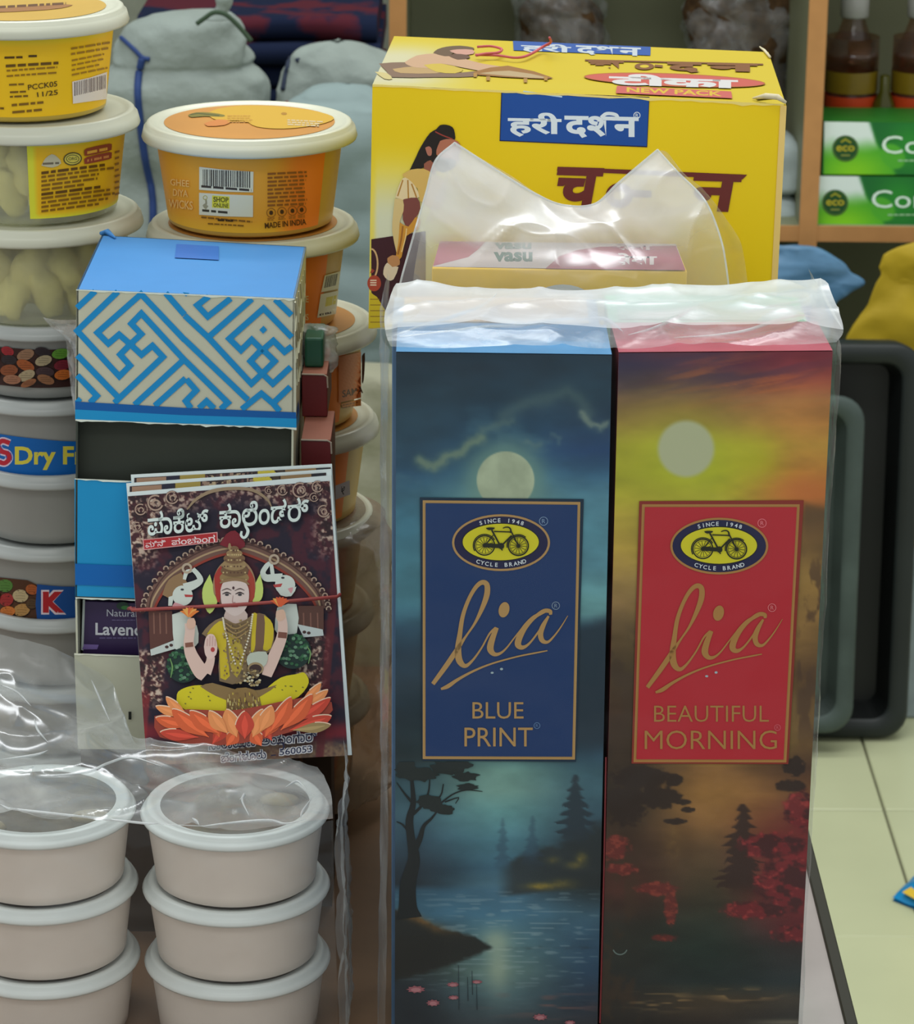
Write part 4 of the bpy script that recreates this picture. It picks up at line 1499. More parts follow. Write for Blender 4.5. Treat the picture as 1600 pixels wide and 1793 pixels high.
def emblem_and_name(plane, parent, panel, frame, panel_c, rim_c, gold, dx, dy, ex, ey, names, r_marks):
    p = Print(plane, base=0.0008)
    if rim_c is not None:
        g = 5
        p.poly([(panel[0][0], panel[0][1]), panel[1], panel[2], panel[3]], rim_c)
        q = [(frame[0][0] - 3, frame[0][1] - 3), (frame[1][0] + 3, frame[1][1] - 3), (frame[2][0] + 3, frame[2][1] + 3), (frame[3][0] - 3, frame[3][1] + 3)]
        p.poly(q, gold)
    else:
        p.poly(panel, panel_c)
    p.build('label_rim', parent)
    p = Print(plane, base=0.0011)
    p.poly([(frame[0][0] + 2, frame[0][1] + 2), (frame[1][0] - 2, frame[1][1] + 2), (frame[2][0] - 2, frame[2][1] - 2), (frame[3][0] + 2, frame[3][1] - 2)], panel_c)
    p.build('label_panel', parent)
    # oval emblem
    p = Print(plane, base=0.0014).at((720 + ex, 860 + ey), 3.66)
    NV = (30, 32, 66)
    p.ell(575, 330, 314, 182, gold if rim_c else gold, 0, 48)
    p.ell(575, 330, 300, 168, NV, 0, 48)
    p.ell(573, 326, 250, 124, (26, 26, 30), 0, 48)
    p.ell(573, 326, 244, 117, (196, 190, 38), 0, 48)
    K = (30, 34, 24)
    for cx, cy in ((470, 348), (686, 350)):
        p.ring(cx, cy, 64, 62, 9, K, 32)
        p.ring(cx, cy, 54, 52, 3, K, 28)
        for k in range(14):
            a = 2 * PI * k / 14 + 0.1
            p.line([(cx + 8 * math.cos(a), cy + 8 * math.sin(a)), (cx + 54 * math.cos(a), cy + 52 * math.sin(a))], 3.4, K)
        p.ell(cx, cy, 13, 13, K, 0, 14)
        p.ring(cx, cy, 73, 71, 7, K, 24, 150 if cx < 600 else 170, 330 if cx < 600 else 310)
    for a, b, wd in (((515, 248), (570, 350), 11), ((530, 258), (640, 262), 8), ((643, 284), (580, 348), 10), ((470, 348), (530, 276), 6), ((634, 246), (686, 350), 9), ((470, 345), (575, 352), 14)):
        p.line([a, b], wd, K)
    p.poly([(470, 332), (540, 338), (590, 340), (592, 366), (540, 364), (470, 360)], K)
    p.ell(576, 352, 20, 20, K, 0, 16)
    p.line([(566, 356), (584, 380)], 8, K)
    p.poly([(478, 236), (500, 232), (534, 234), (528, 244), (500, 250), (484, 244)], K, 2)
    p.line([(586, 238, 6), (606, 231, 8), (626, 233, 9), (638, 248, 9), (634, 268, 7)], 7, K, 3)
    LT = (196, 204, 210)
    p.arc_text('SINCE 1948', 575, 330, 276, 143, 242.0, 299.5, 26, LT, True, 0.02)
    p.arc_text('CYCLE BRAND', 574, 330, 274, 143, 122, 57, 26, LT, False, 0.02)
    p.build('oval_emblem', parent)
    # name
    p = Print(plane, base=0.0014).at((720 + dx, 860 + dy), 3.66)
    p.line([(138, 1236, 26), (230, 1110, 32), (290, 1020, 30), (350, 930, 14), (405, 850, 16), (452, 755, 28), (484, 665, 36), (484, 600, 34), (452, 585, 30), (410, 620, 26), (365, 700, 24),
            (330, 800, 26), (312, 910, 30), (300, 1010, 40), (308, 1085, 42), (345, 1120, 26), (392, 1085, 15), (450, 1005, 11), (500, 915, 12), (540, 878, 20)], 20, gold, 5)
    p.line([(548, 874, 26), (518, 950, 38), (506, 1010, 42), (530, 1044, 28), (568, 1040, 17), (610, 1005, 11), (668, 930, 9), (730, 858, 14), (800, 800, 22), (850, 768, 26), (888, 770, 26), (893, 792, 18)], 20, gold, 5)
    p.line([(860, 772, 12), (790, 806, 26), (730, 870, 34), (692, 940, 40), (684, 984, 40), (712, 1002, 26), (756, 976, 14), (812, 905, 12), (862, 830, 16)], 20, gold, 5)
    p.line([(880, 800, 14), (845, 862, 30), (828, 915, 34), (840, 958, 30), (876, 966, 17), (918, 925, 11), (960, 868, 8), (1003, 798, 4)], 20, gold, 5)
    p.ell(594, 760, 34, 50, gold, 14, 22)
    p.line([(190, 1268, 14), (235, 1250, 26), (300, 1206, 19), (400, 1152, 14), (520, 1104, 11), (680, 1060, 10), (800, 1036, 10), (872, 1022, 7)], 12, gold, 4)
    p.ell(518, 1164, 10, 7, (150, 170, 176), 0, 10)
    p.ell(578, 1140, 10, 8, (150, 170, 176), 0, 10)
    p.build('gold_script', parent)
    p = Print(plane, base=0.0014)
    for s, a, b, c_, d, bo in names:
        p.textbox(s, a, b, c_, d, gold, bo)
    for x, y, rr_, cl in r_marks:
        p.ring(x, y, rr_, rr_, 1.1, cl, 18)
        p.textbox('R', x - rr_ * 0.38, y - rr_ * 0.5, x + rr_ * 0.42, y + rr_ * 0.5, cl, 0.0)
    p.build('gold_lettering', parent)


emblem_and_name(blue_f, tb, [(735, 871), (1022, 874), (1008, 1334), (739, 1332)], [(743, 879), (1013, 882), (1003.5, 1327), (743, 1326)], (28, 54, 98), (24, 44, 62), (164, 132, 84), 0, 0, 0, 0,
                [('BLUE', 827, 1229.5, 916.5, 1258.5, 0.0), ('PRINT', 813, 1274, 932.5, 1307, 0.0)], [(951.5, 912.5, 7.3, (120, 146, 176)), (973, 1060.5, 6.6, (120, 140, 160)), (940, 1270.5, 5.2, (90, 120, 160))])
emblem_and_name(red_f, tr_, [(1119, 877.5), (1407, 876), (1380, 1338), (1105.5, 1337)], [(1127, 886), (1397, 886), (1373.5, 1332), (1112, 1331.5)], (168, 40, 50), (126, 46, 38), (158, 116, 64), 375.6, 6, 382, 6,
                [('BEAUTIFUL', 1145, 1235.5, 1346, 1264, -0.006), ('MORNING', 1128.5, 1279, 1360, 1312, -0.006)], [(1334, 916, 7.3, (214, 120, 130)), (1351.5, 1064, 6.8, (206, 120, 124)), (1361, 1274, 5.2, (190, 90, 100))])

# the two boxes of the second row
for xa, xb, name_, cl, lab in ((-0.0249, 0.0530, 'reflected_blue_card', (112, 150, 190), 'orange topped incense box wrapped behind the dark blue one'), (0.0562, 0.1310, 'mint_card', (150, 224, 180), 'mint green incense box wrapped behind the red one')):  # protruding blue body paints the blue reflection along the wrap's left edge
    t = thing('incense_box', ((xa + xb) / 2, 1.114, 0), lab, 'incense box')
    dz = 0.0 if xa < 0 else 0.0015
    mb = MB()
    mb.box(xa, xb, 1.096, 1.1350, 0.0, 0.2985 + dz)
    mb.build('box_body', mat(name_, cl, 0.4, 1.1), t, bevel=0.0005)
    mb = MB()
    mb.box(xa + 0.004, xb - 0.004, 1.098, 1.134, 0.2985 + dz, 0.2990 + dz)
    mb.build('top_flap', mat(name_ + '_top', (238, 200, 160) if xa < 0 else (184, 232, 206), 0.4, GTM * 1.1), t)

# ------------------------------------------------------------------ their clear wrap
t = thing('plastic_wrap', (0.055, 1.09, 0.0), 'clear plastic bag pulled over the tall incense boxes, shiny on top', 'bag')
fw = film('wrap_front', 0.0, 0.010, 0.12, (0.985, 0.99, 0.99), 22, 0.2)
ft = film('wrap_top', 0.58, 0.38, 0.30, (0.96, 0.98, 0.98), 26, 2.2, (0.84, 0.88, 0.92), 0.22)
fs_ = film('wrap_side', 0.10, 0.2, 0.15, (0.95, 0.97, 0.98), 30, 1.3)
# outline of the bag seen from above, from the measured silhouette
top_front = [at(684, 612, 1.0455), at(760, 612, 1.0455), at(880, 613, 1.0455), at(1000, 614, 1.0455), at(1075, 614, 1.0455), at(1180, 612, 1.0455), at(1300, 609, 1.0455), at(1400, 607, 1.0455), at(1464, 604, 1.0455)]
mid1 = [at(675, 592, 1.060), at(740, 577, 1.063), at(880, 574, 1.066), at(1000, 575, 1.066), at(1080, 580, 1.064), at(1180, 577, 1.066), at(1300, 574, 1.068), at(1400, 577, 1.066), at(1476, 583, 1.058)]
mid2 = [at(673, 560, 1.085), at(745, 542, 1.095), at(880, 541, 1.097), at(1000, 540, 1.097), at(1080, 543, 1.096), at(1180, 540, 1.097), at(1300, 538, 1.098), at(1400, 540, 1.095), at(1470, 556, 1.082)]
mid3 = [at(680, 530, 1.112), at(750, 520, 1.122), at(880, 522, 1.125), at(1000, 524, 1.125), at(1080, 525, 1.125), at(1180, 522, 1.125), at(1300, 518, 1.125), at(1400, 515, 1.122), at(1456, 520, 1.110)]
back = [at(694, 500, 1.140), at(760, 501, 1.142), at(880, 510, 1.143), at(1000, 513, 1.143), at(1080, 512, 1.143), at(1180, 504, 1.143), at(1260, 506, 1.143), at(1350, 503, 1.142), at(1434, 490, 1.139)]
back2 = [Vector((p.x, 1.1445, p.z - 0.012)) for p in back]
mb = MB()
G_ = sheet([back2, back, mid3, mid2, mid1, top_front], 150, 80, 0.0011, 11, 30, 0.0012, Vector((0, -0.25, 1)))
mb.grid(G_[:63])
mb.build('top_film', ft, t, True)
mb = MB()
mb.grid(G_[62:])
mb.build('lip_film', film('wrap_lip', 0.10, 0.34, 0.28, (0.96, 0.98, 0.98), 36, 1.0, (0.84, 0.88, 0.92), 0.14), t, True)
# pinched crease lines on top
mb = MB()
for pts in ([(690, 596), (740, 578), (800, 560), (850, 540), (870, 520)], [(700, 598), (800, 586), (900, 578), (960, 572), (1000, 566), (1010, 578)], [(1100, 596), (1150, 580), (1190, 562), (1215, 545)],
            [(1180, 600), (1290, 590), (1350, 572), (1400, 560), (1440, 566)], [(1300, 556), (1370, 540), (1430, 530)], [(1436, 494), (1440, 520), (1460, 560), (1474, 584)], [(1010, 568), (1060, 566), (1090, 590)]):
    pl = Plane((0, 1.09, 0.3022), (0, 0, 1))
    P = []
    for x, y in smooth_pts(pts, 6):
        q = pl.pt(x, y)
        P.append(q + Vector((0, 0, 0.0018 + 0.0006 * noise.noise(q * 60))))
    n = len(P)
    mb.tube(P, [0.0001 + 0.00055 * math.sin(PI * k / (n - 1)) for k in range(n)], 6)
mb.build('crease', film('crease_film', 0.55, 0.3, 0.15, (0.97, 0.98, 1.0), 50, 2.0), t, True).__setitem__('kind', 'stuff')
# front film: loose at the top, tight lower down
mb = MB()
rows = []
for k, (l, r_, y) in enumerate(((684, 1464, 613), (682, 1470, 640), (680, 1468, 690), (679, 1460, 790), (680, 1452, 900), (682, 1444, 1050), (682, 1432, 1250), (680, 1420, 1450), (678, 1408, 1650), (676, 1402, 1793), (675, 1398, 1900))):
    yy = 1.0452
    row = []
    for s in range(9):
        x = l + (r_ - l) * s / 8
        row.append(at(x, y, yy - 0.0004 * math.sin(k * 2.1 + s * 1.3)))
    rows.append(row)
mb.grid(sheet(rows, 64, 120, 0.0007, 13, 24, 0.0))
mb.build('front_film', fw, t, True)
for side in (0, 1):
    mb = MB()
    rws = []
    for k, row in enumerate(rows):
        f = row[0] if side == 0 else row[-1]
        sgn = -1 if side == 0 else 1
        if side == 0:
            bx = min(f.x - 0.0035, -0.0285)
        else:
            bx = max(f.x + 0.0015, 0.1322)
        rws.append([f, Vector(((f.x + bx) / 2 + sgn * 0.001, 1.062, f.z + 0.001)), Vector((bx, 1.09, f.z + 0.002)), Vector((bx, 1.12, f.z + 0.004)), Vector((bx - sgn * 0.002, 1.142, f.z + 0.006))])
    mb.grid(sheet(rws, 24, 100, 0.0004, 17 + side, 30, 0.0003, Vector((-1 if side == 0 else 1, 0, 0))))
    mb.build('side_film', fs_, t, True)


# ================================================================== display cartons at the left
R_ = Matrix.Rotation(math.radians(0.21), 3, 'Z') @ Matrix.Rotation(math.radians(-0.26), 3, 'X') @ Matrix.Rotation(math.radians(1.62), 3, 'Y')
ff = Plane((-0.155, 1.185, 0.2868), R_ @ Vector((0, -1, 0)))
ftl, ftr = ff.pt(134, 507), ff.pt(516, 523)
tp = Plane(ftl, (ftr - ftl).cross(R_ @ Vector((0, 1, 0))))
btl, btr = tp.pt(178, 412), tp.pt(536, 432)
dv = (btl - ftl + btr - ftr) / 2
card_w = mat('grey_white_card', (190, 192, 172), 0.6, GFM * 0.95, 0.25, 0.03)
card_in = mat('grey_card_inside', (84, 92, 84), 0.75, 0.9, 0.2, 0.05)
card_b = mat('sky_blue_top', (86, 172, 252), 0.5, GTM, 0.3, 0.02)
TH = 0.0008


def slab(mb, a, b, c, d, n):
    """thin sheet a b c d thickened along n"""
    n = n * TH
    mb.hexa([a, b, c, d, a + n, b + n, c + n, d + n])


inw = (R_ @ Vector((0, 1, 0)))
rt = (ftr - ftl).normalized()
t = thing('display_carton', ff.pt(322, 1055) + dv / 2, 'blue and white carton with a fret pattern flap over a dark opening, upper of two', 'carton')
flap_bl, flap_br = ff.pt(131.5, 734), ff.pt(519, 750)
lip_tl, lip_tr, lip_br, lip_bl = ff.pt(130.5, 839), ff.pt(514, 855), ff.pt(511, 1061), ff.pt(131.5, 1047)
mb = MB()
slab(mb, ftl, ftr, flap_br, flap_bl, inw)
mb.build('front_flap', card_w, t)
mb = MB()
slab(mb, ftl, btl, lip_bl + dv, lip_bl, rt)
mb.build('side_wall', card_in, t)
mb = MB()
slab(mb, ftr, btr, lip_br + dv, lip_br, -rt)
mb.build('side_wall', card_w, t)
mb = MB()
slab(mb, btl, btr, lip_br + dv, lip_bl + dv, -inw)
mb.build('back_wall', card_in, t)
mb = MB()
slab(mb, ftl, ftr, btr, btl, Vector((0, 0, -1)))
mb.build('top_panel', card_b, t)
mb = MB()
slab(mb, lip_bl, lip_br, lip_br + dv, lip_bl + dv, Vector((0, 0, 1)))
mb.build('floor_panel', card_in, t)
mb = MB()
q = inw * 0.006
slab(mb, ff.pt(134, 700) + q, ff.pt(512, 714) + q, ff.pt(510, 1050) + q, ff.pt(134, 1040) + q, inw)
mb.build('interior_shade_panel', mat('interior_shade_grey', (50, 54, 48), 0.8, GFM * 1.15, 0.2, 0.04), t)  # added sheet, its dark grey paints the dim interior of the opening
mb = MB()
slab(mb, lip_tl, lip_tr, lip_br, lip_bl, inw)
mb.build('front_lip', mat('lip_blue', (24, 142, 198), 0.5, GFM * 0.95, 0.3, 0.02), t)
p = Print(ff, base=0.0003, g=GF * 0.98)
FB = (16, 134, 196)
p.at((120, 490), 6.895)
for L_ in ([(102, 340), (322, 136)], [(596, 142), (104, 615), (612, 1165), (742, 1035), (622, 902), (745, 778), (610, 660), (480, 770), (348, 638), (875, 172), (1400, 725)],
           [(1172, 160), (1400, 422)], [(745, 778), (878, 655), (757, 530), (878, 405), (1385, 955), (1400, 970)],
           [(1390, 965), (795, 1510)], [(745, 778), (880, 905), (1012, 795), (1140, 930), (552, 1486)], [(106, 910), (590, 1410)], [(104, 1152), (342, 1400), (258, 1484)], [(98, 1440), (140, 1478)],
           [(1040, 1522), (1412, 1190)]):
    p.line(L_, 72, FB)
p.at((320, 490), 6.405)
for L_ in ([(20, 400), (284, 645), (768, 1165), (890, 1050), (1008, 1165), (1210, 978)], [(20, 670), (728, 1346)], [(20, 900), (505, 1378), (424, 1450)], [(775, 214), (290, 640)],
           [(292, 186), (160, 285), (280, 412), (536, 208)], [(1222, 645), (905, 320), (520, 660), (652, 790), (772, 670), (892, 790), (1015, 682), (1140, 808), (1222, 746)],
           [(890, 775), (1030, 912), (890, 1052), (757, 912), (890, 775)], [(1034, 218), (1218, 396)], [(660, 1452), (880, 1275), (1010, 1385), (1205, 1200)], [(1010, 1385), (1086, 1474)],
           [(40, 1115), (150, 1240), (32, 1360), (92, 1440)], [(180, 1440), (265, 1360), (352, 1444)]):
    p.line(L_, 66, FB)
p.poly([(-2, 138), (75, 148), (36, 188)], FB)
p.poly([(905, 515), (945, 560), (900, 605), (858, 560)], FB)
p.at((0, 0), 1)
p.poly([(131.5, 703), (320, 714), (518, 722), (519, 733), (320, 727), (131.5, 717)], (8, 88, 160))
p.poly([(131.5, 717), (320, 727), (519, 733), (519, 749), (320, 742), (131.5, 734)], (22, 142, 200))
p.build('fret_print', t)
p = Print(ff, base=0.0006, g=GF * 1.05)
r = random.Random(8)
for q in (((132, 735), (519, 750)), ((131, 839), (514, 855)), ((132, 1047), (511, 1061)), ((133, 508), (516, 524))):
    (xa, ya), (xb, yb_) = q
    up, dn = [], []
    for k in range(40):
        x, y = xa + (xb - xa) * k / 39, ya + (yb_ - ya) * k / 39
        up.append((x, y - 1.2))
        dn.append((x, y + 0.5 + max(0, r.gauss(0.6, 1.0))))
    p = Print(ff, base=0.0006, g=GF * 1.05)
    p.poly(up + dn[::-1], (206, 216, 206))
    p.build('worn_edge', t)
p = Print(ff, base=0.0006, g=GF * 0.95)
p.poly([(131.5, 987), (511, 1002), (511, 1038), (131.5, 1024)], (4, 98, 176))
p.build('lip_stripe', t)
# the creased right edge of the flap
sidep = Plane(ftr, dv.cross(lip_br - ftr))
if sidep.n.x < 0:
    sidep.n = -sidep.n
mb = MB()
r = random.Random(3)
for k in range(7):
    x = 517 + k * 2.6
    pts = [sidep.pt(x + 0.5 * r.uniform(-1, 1) + (2.0 if j % 2 else 0) * r.random(), 530 + j * 26 + r.uniform(-5, 5) - k * 10, 0.0002) for j in range(7)]
    mb.tube(pts, 0.0004, 5)
o = mb.build('crease', card_w, t)
o['kind'] = 'stuff'
p = Print(sidep, base=0.0004, g=GF * 0.9)
p.poly([(519.5, 721), (523, 700), (524, 716), (520, 734)], (40, 90, 160))
p.poly([(519.5, 734), (524, 716), (524, 734), (520, 750)], (50, 140, 190))
p.build('side_stripe', t)
p = Print(tp if tp.n.z > 0 else Plane(tp.p, -tp.n), base=0.0004, g=GT)
p.poly([(309, 427), (383, 431), (383, 455), (306, 451)], (62, 138, 238))
p.build('sticky_tape', t)
mb = MB()
mb.tube([tp.pt(x, y) + Vector((0, 0, 0.0006)) for x, y in ((176, 411), (188, 409), (202, 419))], [0.0008, 0.0016, 0.0004], 8)
mb.build('folded_tab', card_b, t, True)

# lower display carton
t = thing('display_carton', Vector((-0.11, 1.23, 0.086)), 'plain white carton with a window showing a purple soap box, under the fret carton', 'carton')
wtl, wtr = ff.pt(131.5, 1049), ff.pt(511, 1063)
ltl, ltr = ff.pt(130, 1145), ff.pt(509, 1158)
BZ = 0.086
gl_, gr_ = Vector((ltl.x, ltl.y + 0.001, BZ)), Vector((ltr.x - 0.001, ltr.y + 0.001, BZ))
mb = MB()
mb.box(ltl.x + 0.001, ltr.x - 0.002, 1.186, 1.278, 0.0, BZ)
tag(mb.build('brown_carton', mat('dark_brown_card', (84, 66, 50), 0.85, 0.8)), 'dark brown carton on the counter under the white carton, behind the front bag', 'carton')
mb = MB()
slab(mb, ltl, ltr, gr_, gl_, inw)
mb.build('front_lip', card_w, t)
d2 = Vector((0, dv.y, 0))
dz_ = Vector((0, 0, -0.0006))
mb = MB()
slab(mb, wtl + dz_, wtl + d2 + dz_, gl_ + d2, gl_, rt)
mb.build('side_wall', card_w, t)
mb = MB()
slab(mb, wtr + dz_, wtr + d2 + dz_, gr_ + d2, gr_, -rt)
mb.build('side_wall', card_w, t)
mb = MB()
slab(mb, wtl + d2 + dz_, wtr + d2 + dz_, gr_ + d2, gl_ + d2, -inw)
mb.build('back_wall', card_in, t)
p = Print(ff, base=0.0006, g=GF * 1.05)
up = [(130 + k * 9.7, 1144 + k * 0.35) for k in range(40)]
p.poly(up + [(a, b + 2.0 + r.uniform(-0.5, 1.2)) for a, b in up[::-1]], (214, 216, 200))
p.poly([(225, 1246), (230, 1246), (230, 1260), (225, 1260)], (30, 34, 30))
p.build('worn_edge', t)
# the soap box inside
sf = Plane(ff.p + inw * 0.007, ff.n)
a, b, c, d = sf.pt(146, 1048), sf.pt(500, 1060), sf.pt(498, 1150), sf.pt(144, 1140)
c.z = d.z = min(c.z, d.z)
d3 = Vector((0, 0.05, 0))
t = thing('soap_box', Vector(((d.x + c.x) / 2, d.y + 0.025, d.z - 0.0)), 'dark purple lavender soap box behind the window of the white carton', 'soap box')
mb = MB()
mb.hexa([a + dz_ * 2, b + dz_ * 2, c, d, a + d3 + dz_ * 2, b + d3 + dz_ * 2, c + d3, d + d3])
mb.build('box_body', mat('purple_card', (50, 34, 74), 0.45, GFM), t, bevel=0.0005)
p = Print(sf, base=0.0003)
p.poly([(145, 1050), (149, 1050), (146, 1139), (142, 1138)], (170, 180, 176))
p.poly([(147, 1128), (173, 1129), (170, 1137), (144, 1137)], (120, 100, 160))
p.textbox('Naturally', 187, 1067, 252, 1083, (176, 178, 190), 0.0, 0.02)
p.textbox('Lavender', 167, 1090.5, 276, 1112, (196, 198, 204), 0.02, 0.02)
p.ell(215, 1061, 11, 7, (36, 60, 50))
p.ell(219, 1064, 7, 3.4, (60, 120, 60))
p.dashes(196, 1085, 238, 1, 4, 1.4, (110, 100, 140))
p.dashes(174, 1116, 240, 1, 4, 2.2, (96, 86, 126))
p.build('lettering', t)
mb = MB()
mb.box(min(gl_.x, gr_.x) + 0.002, gr_.x - 0.002, d.y + 0.003, d.y + 0.055, BZ + 0.0002, d.z - 0.0002)
o = mb.build('inner_stand', mat('brown_board', (92, 56, 46), 0.8, 0.9), None)
tag(o, 'brown card stand inside the white carton holding up the purple soap box', 'stand')

# ================================================================== pocket calendars
cn = Vector((0, -0.110, 0.041)).normalized()
cp = Plane((0, 1.1372, 0.100), cn)
for i, (off, cor, lab) in enumerate(((-0.0040, ((229, 831), (581, 812), (614, 1300), (262, 1322)), 'rearmost of the three pocket calendars held by the red rubber band'),
                                     (-0.0020, ((221, 846), (580, 821), (615, 1312), (258, 1332)), 'middle one of the three pocket calendars, its top edge peeping out'),
                                     (0.0, ((223, 862), (580, 832), (616, 1322), (257, 1340)), 'front pocket calendar with a seated goddess printed on its cover'))):
    pl = Plane(cp.p + cn * off, cn)
    q = [pl.pt(*c) for c in cor]
    t = thing('pocket_calendar', (q[2] + q[3]) / 2, lab, 'calendar', 'pocket calendars')
    mb = MB()
    bk_ = -cn * 0.0017
    mb.hexa(q + [a + bk_ for a in q])
    mb.build('page_block', mat('calendar_paper', (208, 220, 220), 0.6, GFM * 0.95, 0.2, 0.02), t)
    if i < 2:
        p = Print(pl, base=0.0002)
        (x0, y0), (x1, y1) = cor[0], cor[1]
        sl = (y1 - y0) / (x1 - x0)
        f = lambda a, b, h0, h1, c_: p.poly([(x0 + a, y0 + sl * a + h0), (x0 + b, y0 + sl * b + h0), (x0 + b, y0 + sl * b + h1), (x0 + a, y0 + sl * a + h1)], c_)
        f(6, 350, 6, 30, (48, 36, 38))
        f(10, 62, 7, 30, (150, 118, 96))
        f(62, 84, 6, 30, (34, 34, 52))
        f(86, 130, 6, 30, (150, 132, 64))
        rr = random.Random(i)
        for k in range(46):
            a = 130 + rr.random() * 90
            f(a, a + 3 + 5 * rr.random(), 6 + 6 * rr.random(), 14, rr.choice([(140, 116, 100), (90, 62, 60), (170, 150, 120), (40, 28, 34)]))
        f(222, 252, 6, 30, (160, 140, 50))
        for k in range(8):
            p.ell(x0 + 226 + k * 3.6, y0 + sl * (226 + k * 3.6) + 9 + (k % 2) * 3, 4, 3.4, (186, 172, 60))
        f(256, 268, 6, 30, (60, 50, 40))
        f(270, 324, 6, 30, (130, 104, 70))
        f(326, 346, 6, 30, (28, 30, 38))
        p.build('cover_print', t)
    else:
        front_cal = t
        cov = [pl.pt(*c) for c in ((224, 869), (577, 842), (609, 1323), (257, 1340))]

        def cal(px, py):
            X, Y = (px - 200) * 3.26, (py - 800) * 3.26
            U = X + 0.085 * (Y - 850)          # along the tilted sheet
            Vv = Y + 0.085 * (X - 650)
            n = fbm(px / 5, py / 5, 3, 3)
            n2 = fbm(px / 9, py / 9, 13, 3)
            c = np.zeros(px.shape + (3,)) + np.array([30, 24, 44])
            c = over(c, (84, 28, 42), sm(0.45, 0.65, fbm(px / 26, py / 26, 5)) * 0.7)
            orn = np.maximum.reduce([sm(330, 240, Vv) * (1 - 0.9 * gauss(X, Y, 640, 300, 260, 110)), sm(250, 150, U - 0.02 * Y) * sm(700, 500, Y), sm(1060, 1190, U) * sm(620, 420, Y),
                                     sm(330, 300, U) * sm(1080, 1140, Y) * sm(1450, 1380, Y) * sm(120, 150, U), sm(1060, 1090, U) * sm(1000, 1060, Y) * sm(1380, 1330, Y) * sm(1260, 1230, U)])
            c = over(c, (70, 34, 40), orn * 0.9)
            c = over(c, (160, 128, 112), orn * sm(0.46, 0.58, n))
            c = over(c, (206, 192, 176), orn * sm(0.56, 0.68, n) * 0.8)
            c = over(c, (40, 24, 30), orn * sm(0.46, 0.36, n2) * 0.9)
            c = over(c, (132, 30, 42), sm(1480, 1560, Y) * sm(1640, 1580, Y) * 0.8)
            c = over(c, (128, 104, 80), sm(1600, 1660, Y) * (0.4 + 0.8 * n))
            c = over(c, (92, 30, 38), sm(1215, 1230, U) * sm(1275, 1262, U) * 0.8)
            c = over(c, (150, 40, 44), sm(165, 150, U - 90) * sm(1300, 1400, Y) * 0.6)
            return c
        painted(cov, cn * 0.0002, 240, 320, cal, 'cover_background', t, GF * 0.95)
        p = Print(pl, base=0.0005, g=GF * 0.92).at((200, 800), 3.26)
        rr = random.Random(11)

        def scroll(x, y, r, c=(170, 146, 130)):
            p.ring(x, y, r, r, r * 0.34, (66, 34, 40), 16)
            p.ring(x, y, r, r, r * 0.22, c, 16, 20, 300)
            p.ring(x + r * 0.1, y + r * 0.1, r * 0.45, r * 0.45, r * 0.22, c, 10, 120, 420)
        for x, y, r in ((235, 262, 42), (330, 232, 34), (150, 300, 30), (130, 400, 26), (1060, 190, 40), (960, 190, 28), (1160, 170, 30), (1195, 310, 32), (1140, 230, 24), (880, 190, 20), (1090, 300, 18)):
            scroll(x, y, r)
        p.line([(415, 300, 8), (470, 240, 16), (560, 195, 20), (680, 180, 18), (790, 190, 18), (870, 240, 14), (900, 290, 6)], 14, (150, 130, 104), 4)
        # throne arch
        arch = [(205, 880, 60), (225, 800, 70), (300, 690, 76), (400, 615, 80), (500, 560, 84), (600, 525, 70), (690, 515, 60), (780, 525, 72), (900, 575, 84), (1010, 640, 80), (1100, 720, 74), (1160, 800, 66), (1180, 870, 56)]
        p.line(arch, 70, (112, 82, 72), 5)
        p.line([(a, b + 6, 10) for a, b, _ in arch], 10, (172, 146, 112), 5)
        p.line([(a + (6 if a > 690 else -6), b - 20, 8) for a, b, _ in arch], 8, (78, 52, 48), 5)
        p.line([(a - (18 if a > 690 else -18), b + 34, 14) for a, b, _ in arch], 12, (142, 56, 44), 5)
        arcp = smooth_pts([(a, b) for a, b, _ in arch], 3)
        for x, y in arcp:
            dx, dy = x - 690, y - 900
            l = math.hypot(dx, dy)
            x, y = x + dx / l * 44, y + dy / l * 44
            p.ell(x, y, 17, 17, (58, 34, 36), 0, 12)
            p.ring(x, y, 13, 13, 7, (172, 150, 132), 12, 150, 380)
        p.poly([(600, 500), (640, 440), (690, 420), (735, 470), (745, 510), (690, 530)], (122, 30, 44), 2)
        p.poly([(195, 880), (330, 880), (345, 1040), (205, 1105)], (88, 54, 48))
        p.poly([(1050, 850), (1195, 850), (1195, 990), (1050, 960)], (88, 58, 50))
        for x in (225, 260, 295, 1080, 1120, 1160):
            p.line([(x, 890), (x + 3, 1010)], 8, (124, 86, 74))
        p.poly([(205, 1100), (345, 1045), (350, 1095), (210, 1135)], (190, 200, 196))
        p.poly([(1045, 955), (1190, 985), (1195, 1020), (1080, 1030)], (190, 200, 198))
        for x, y in ((300, 1085), (325, 1075), (1085, 1000), (1110, 1005)):
            p.ell(x, y, 11, 9, (70, 46, 44), 0, 10)
        EW, ES = (200, 210, 202), (160, 172, 168)
        # elephants
        p.poly([(330, 900), (430, 880), (430, 1000), (410, 1090), (345, 1095)], EW, 2)
        p.poly([(930, 860), (1040, 840), (1042, 1005), (960, 1015), (915, 985)], EW, 2)
        p.poly([(410, 1000), (470, 960), (480, 1060), (440, 1080)], EW, 2)
        p.line([(300, 800, 60), (340, 730, 80), (400, 690, 70)], 60, (140, 112, 80), 3)
        p.ell(390, 792, 58, 58, EW, 0, 22)
        p.line([(400, 750, 56), (455, 730, 46), (490, 705, 36), (478, 672, 28), (448, 640, 26)], 30, EW, 4)
        p.line([(400, 700, 18), (412, 660, 24), (440, 648, 20)], 20, EW, 4)
        p.poly([(400, 785), (450, 788), (445, 800), (405, 800)], (176, 60, 60))
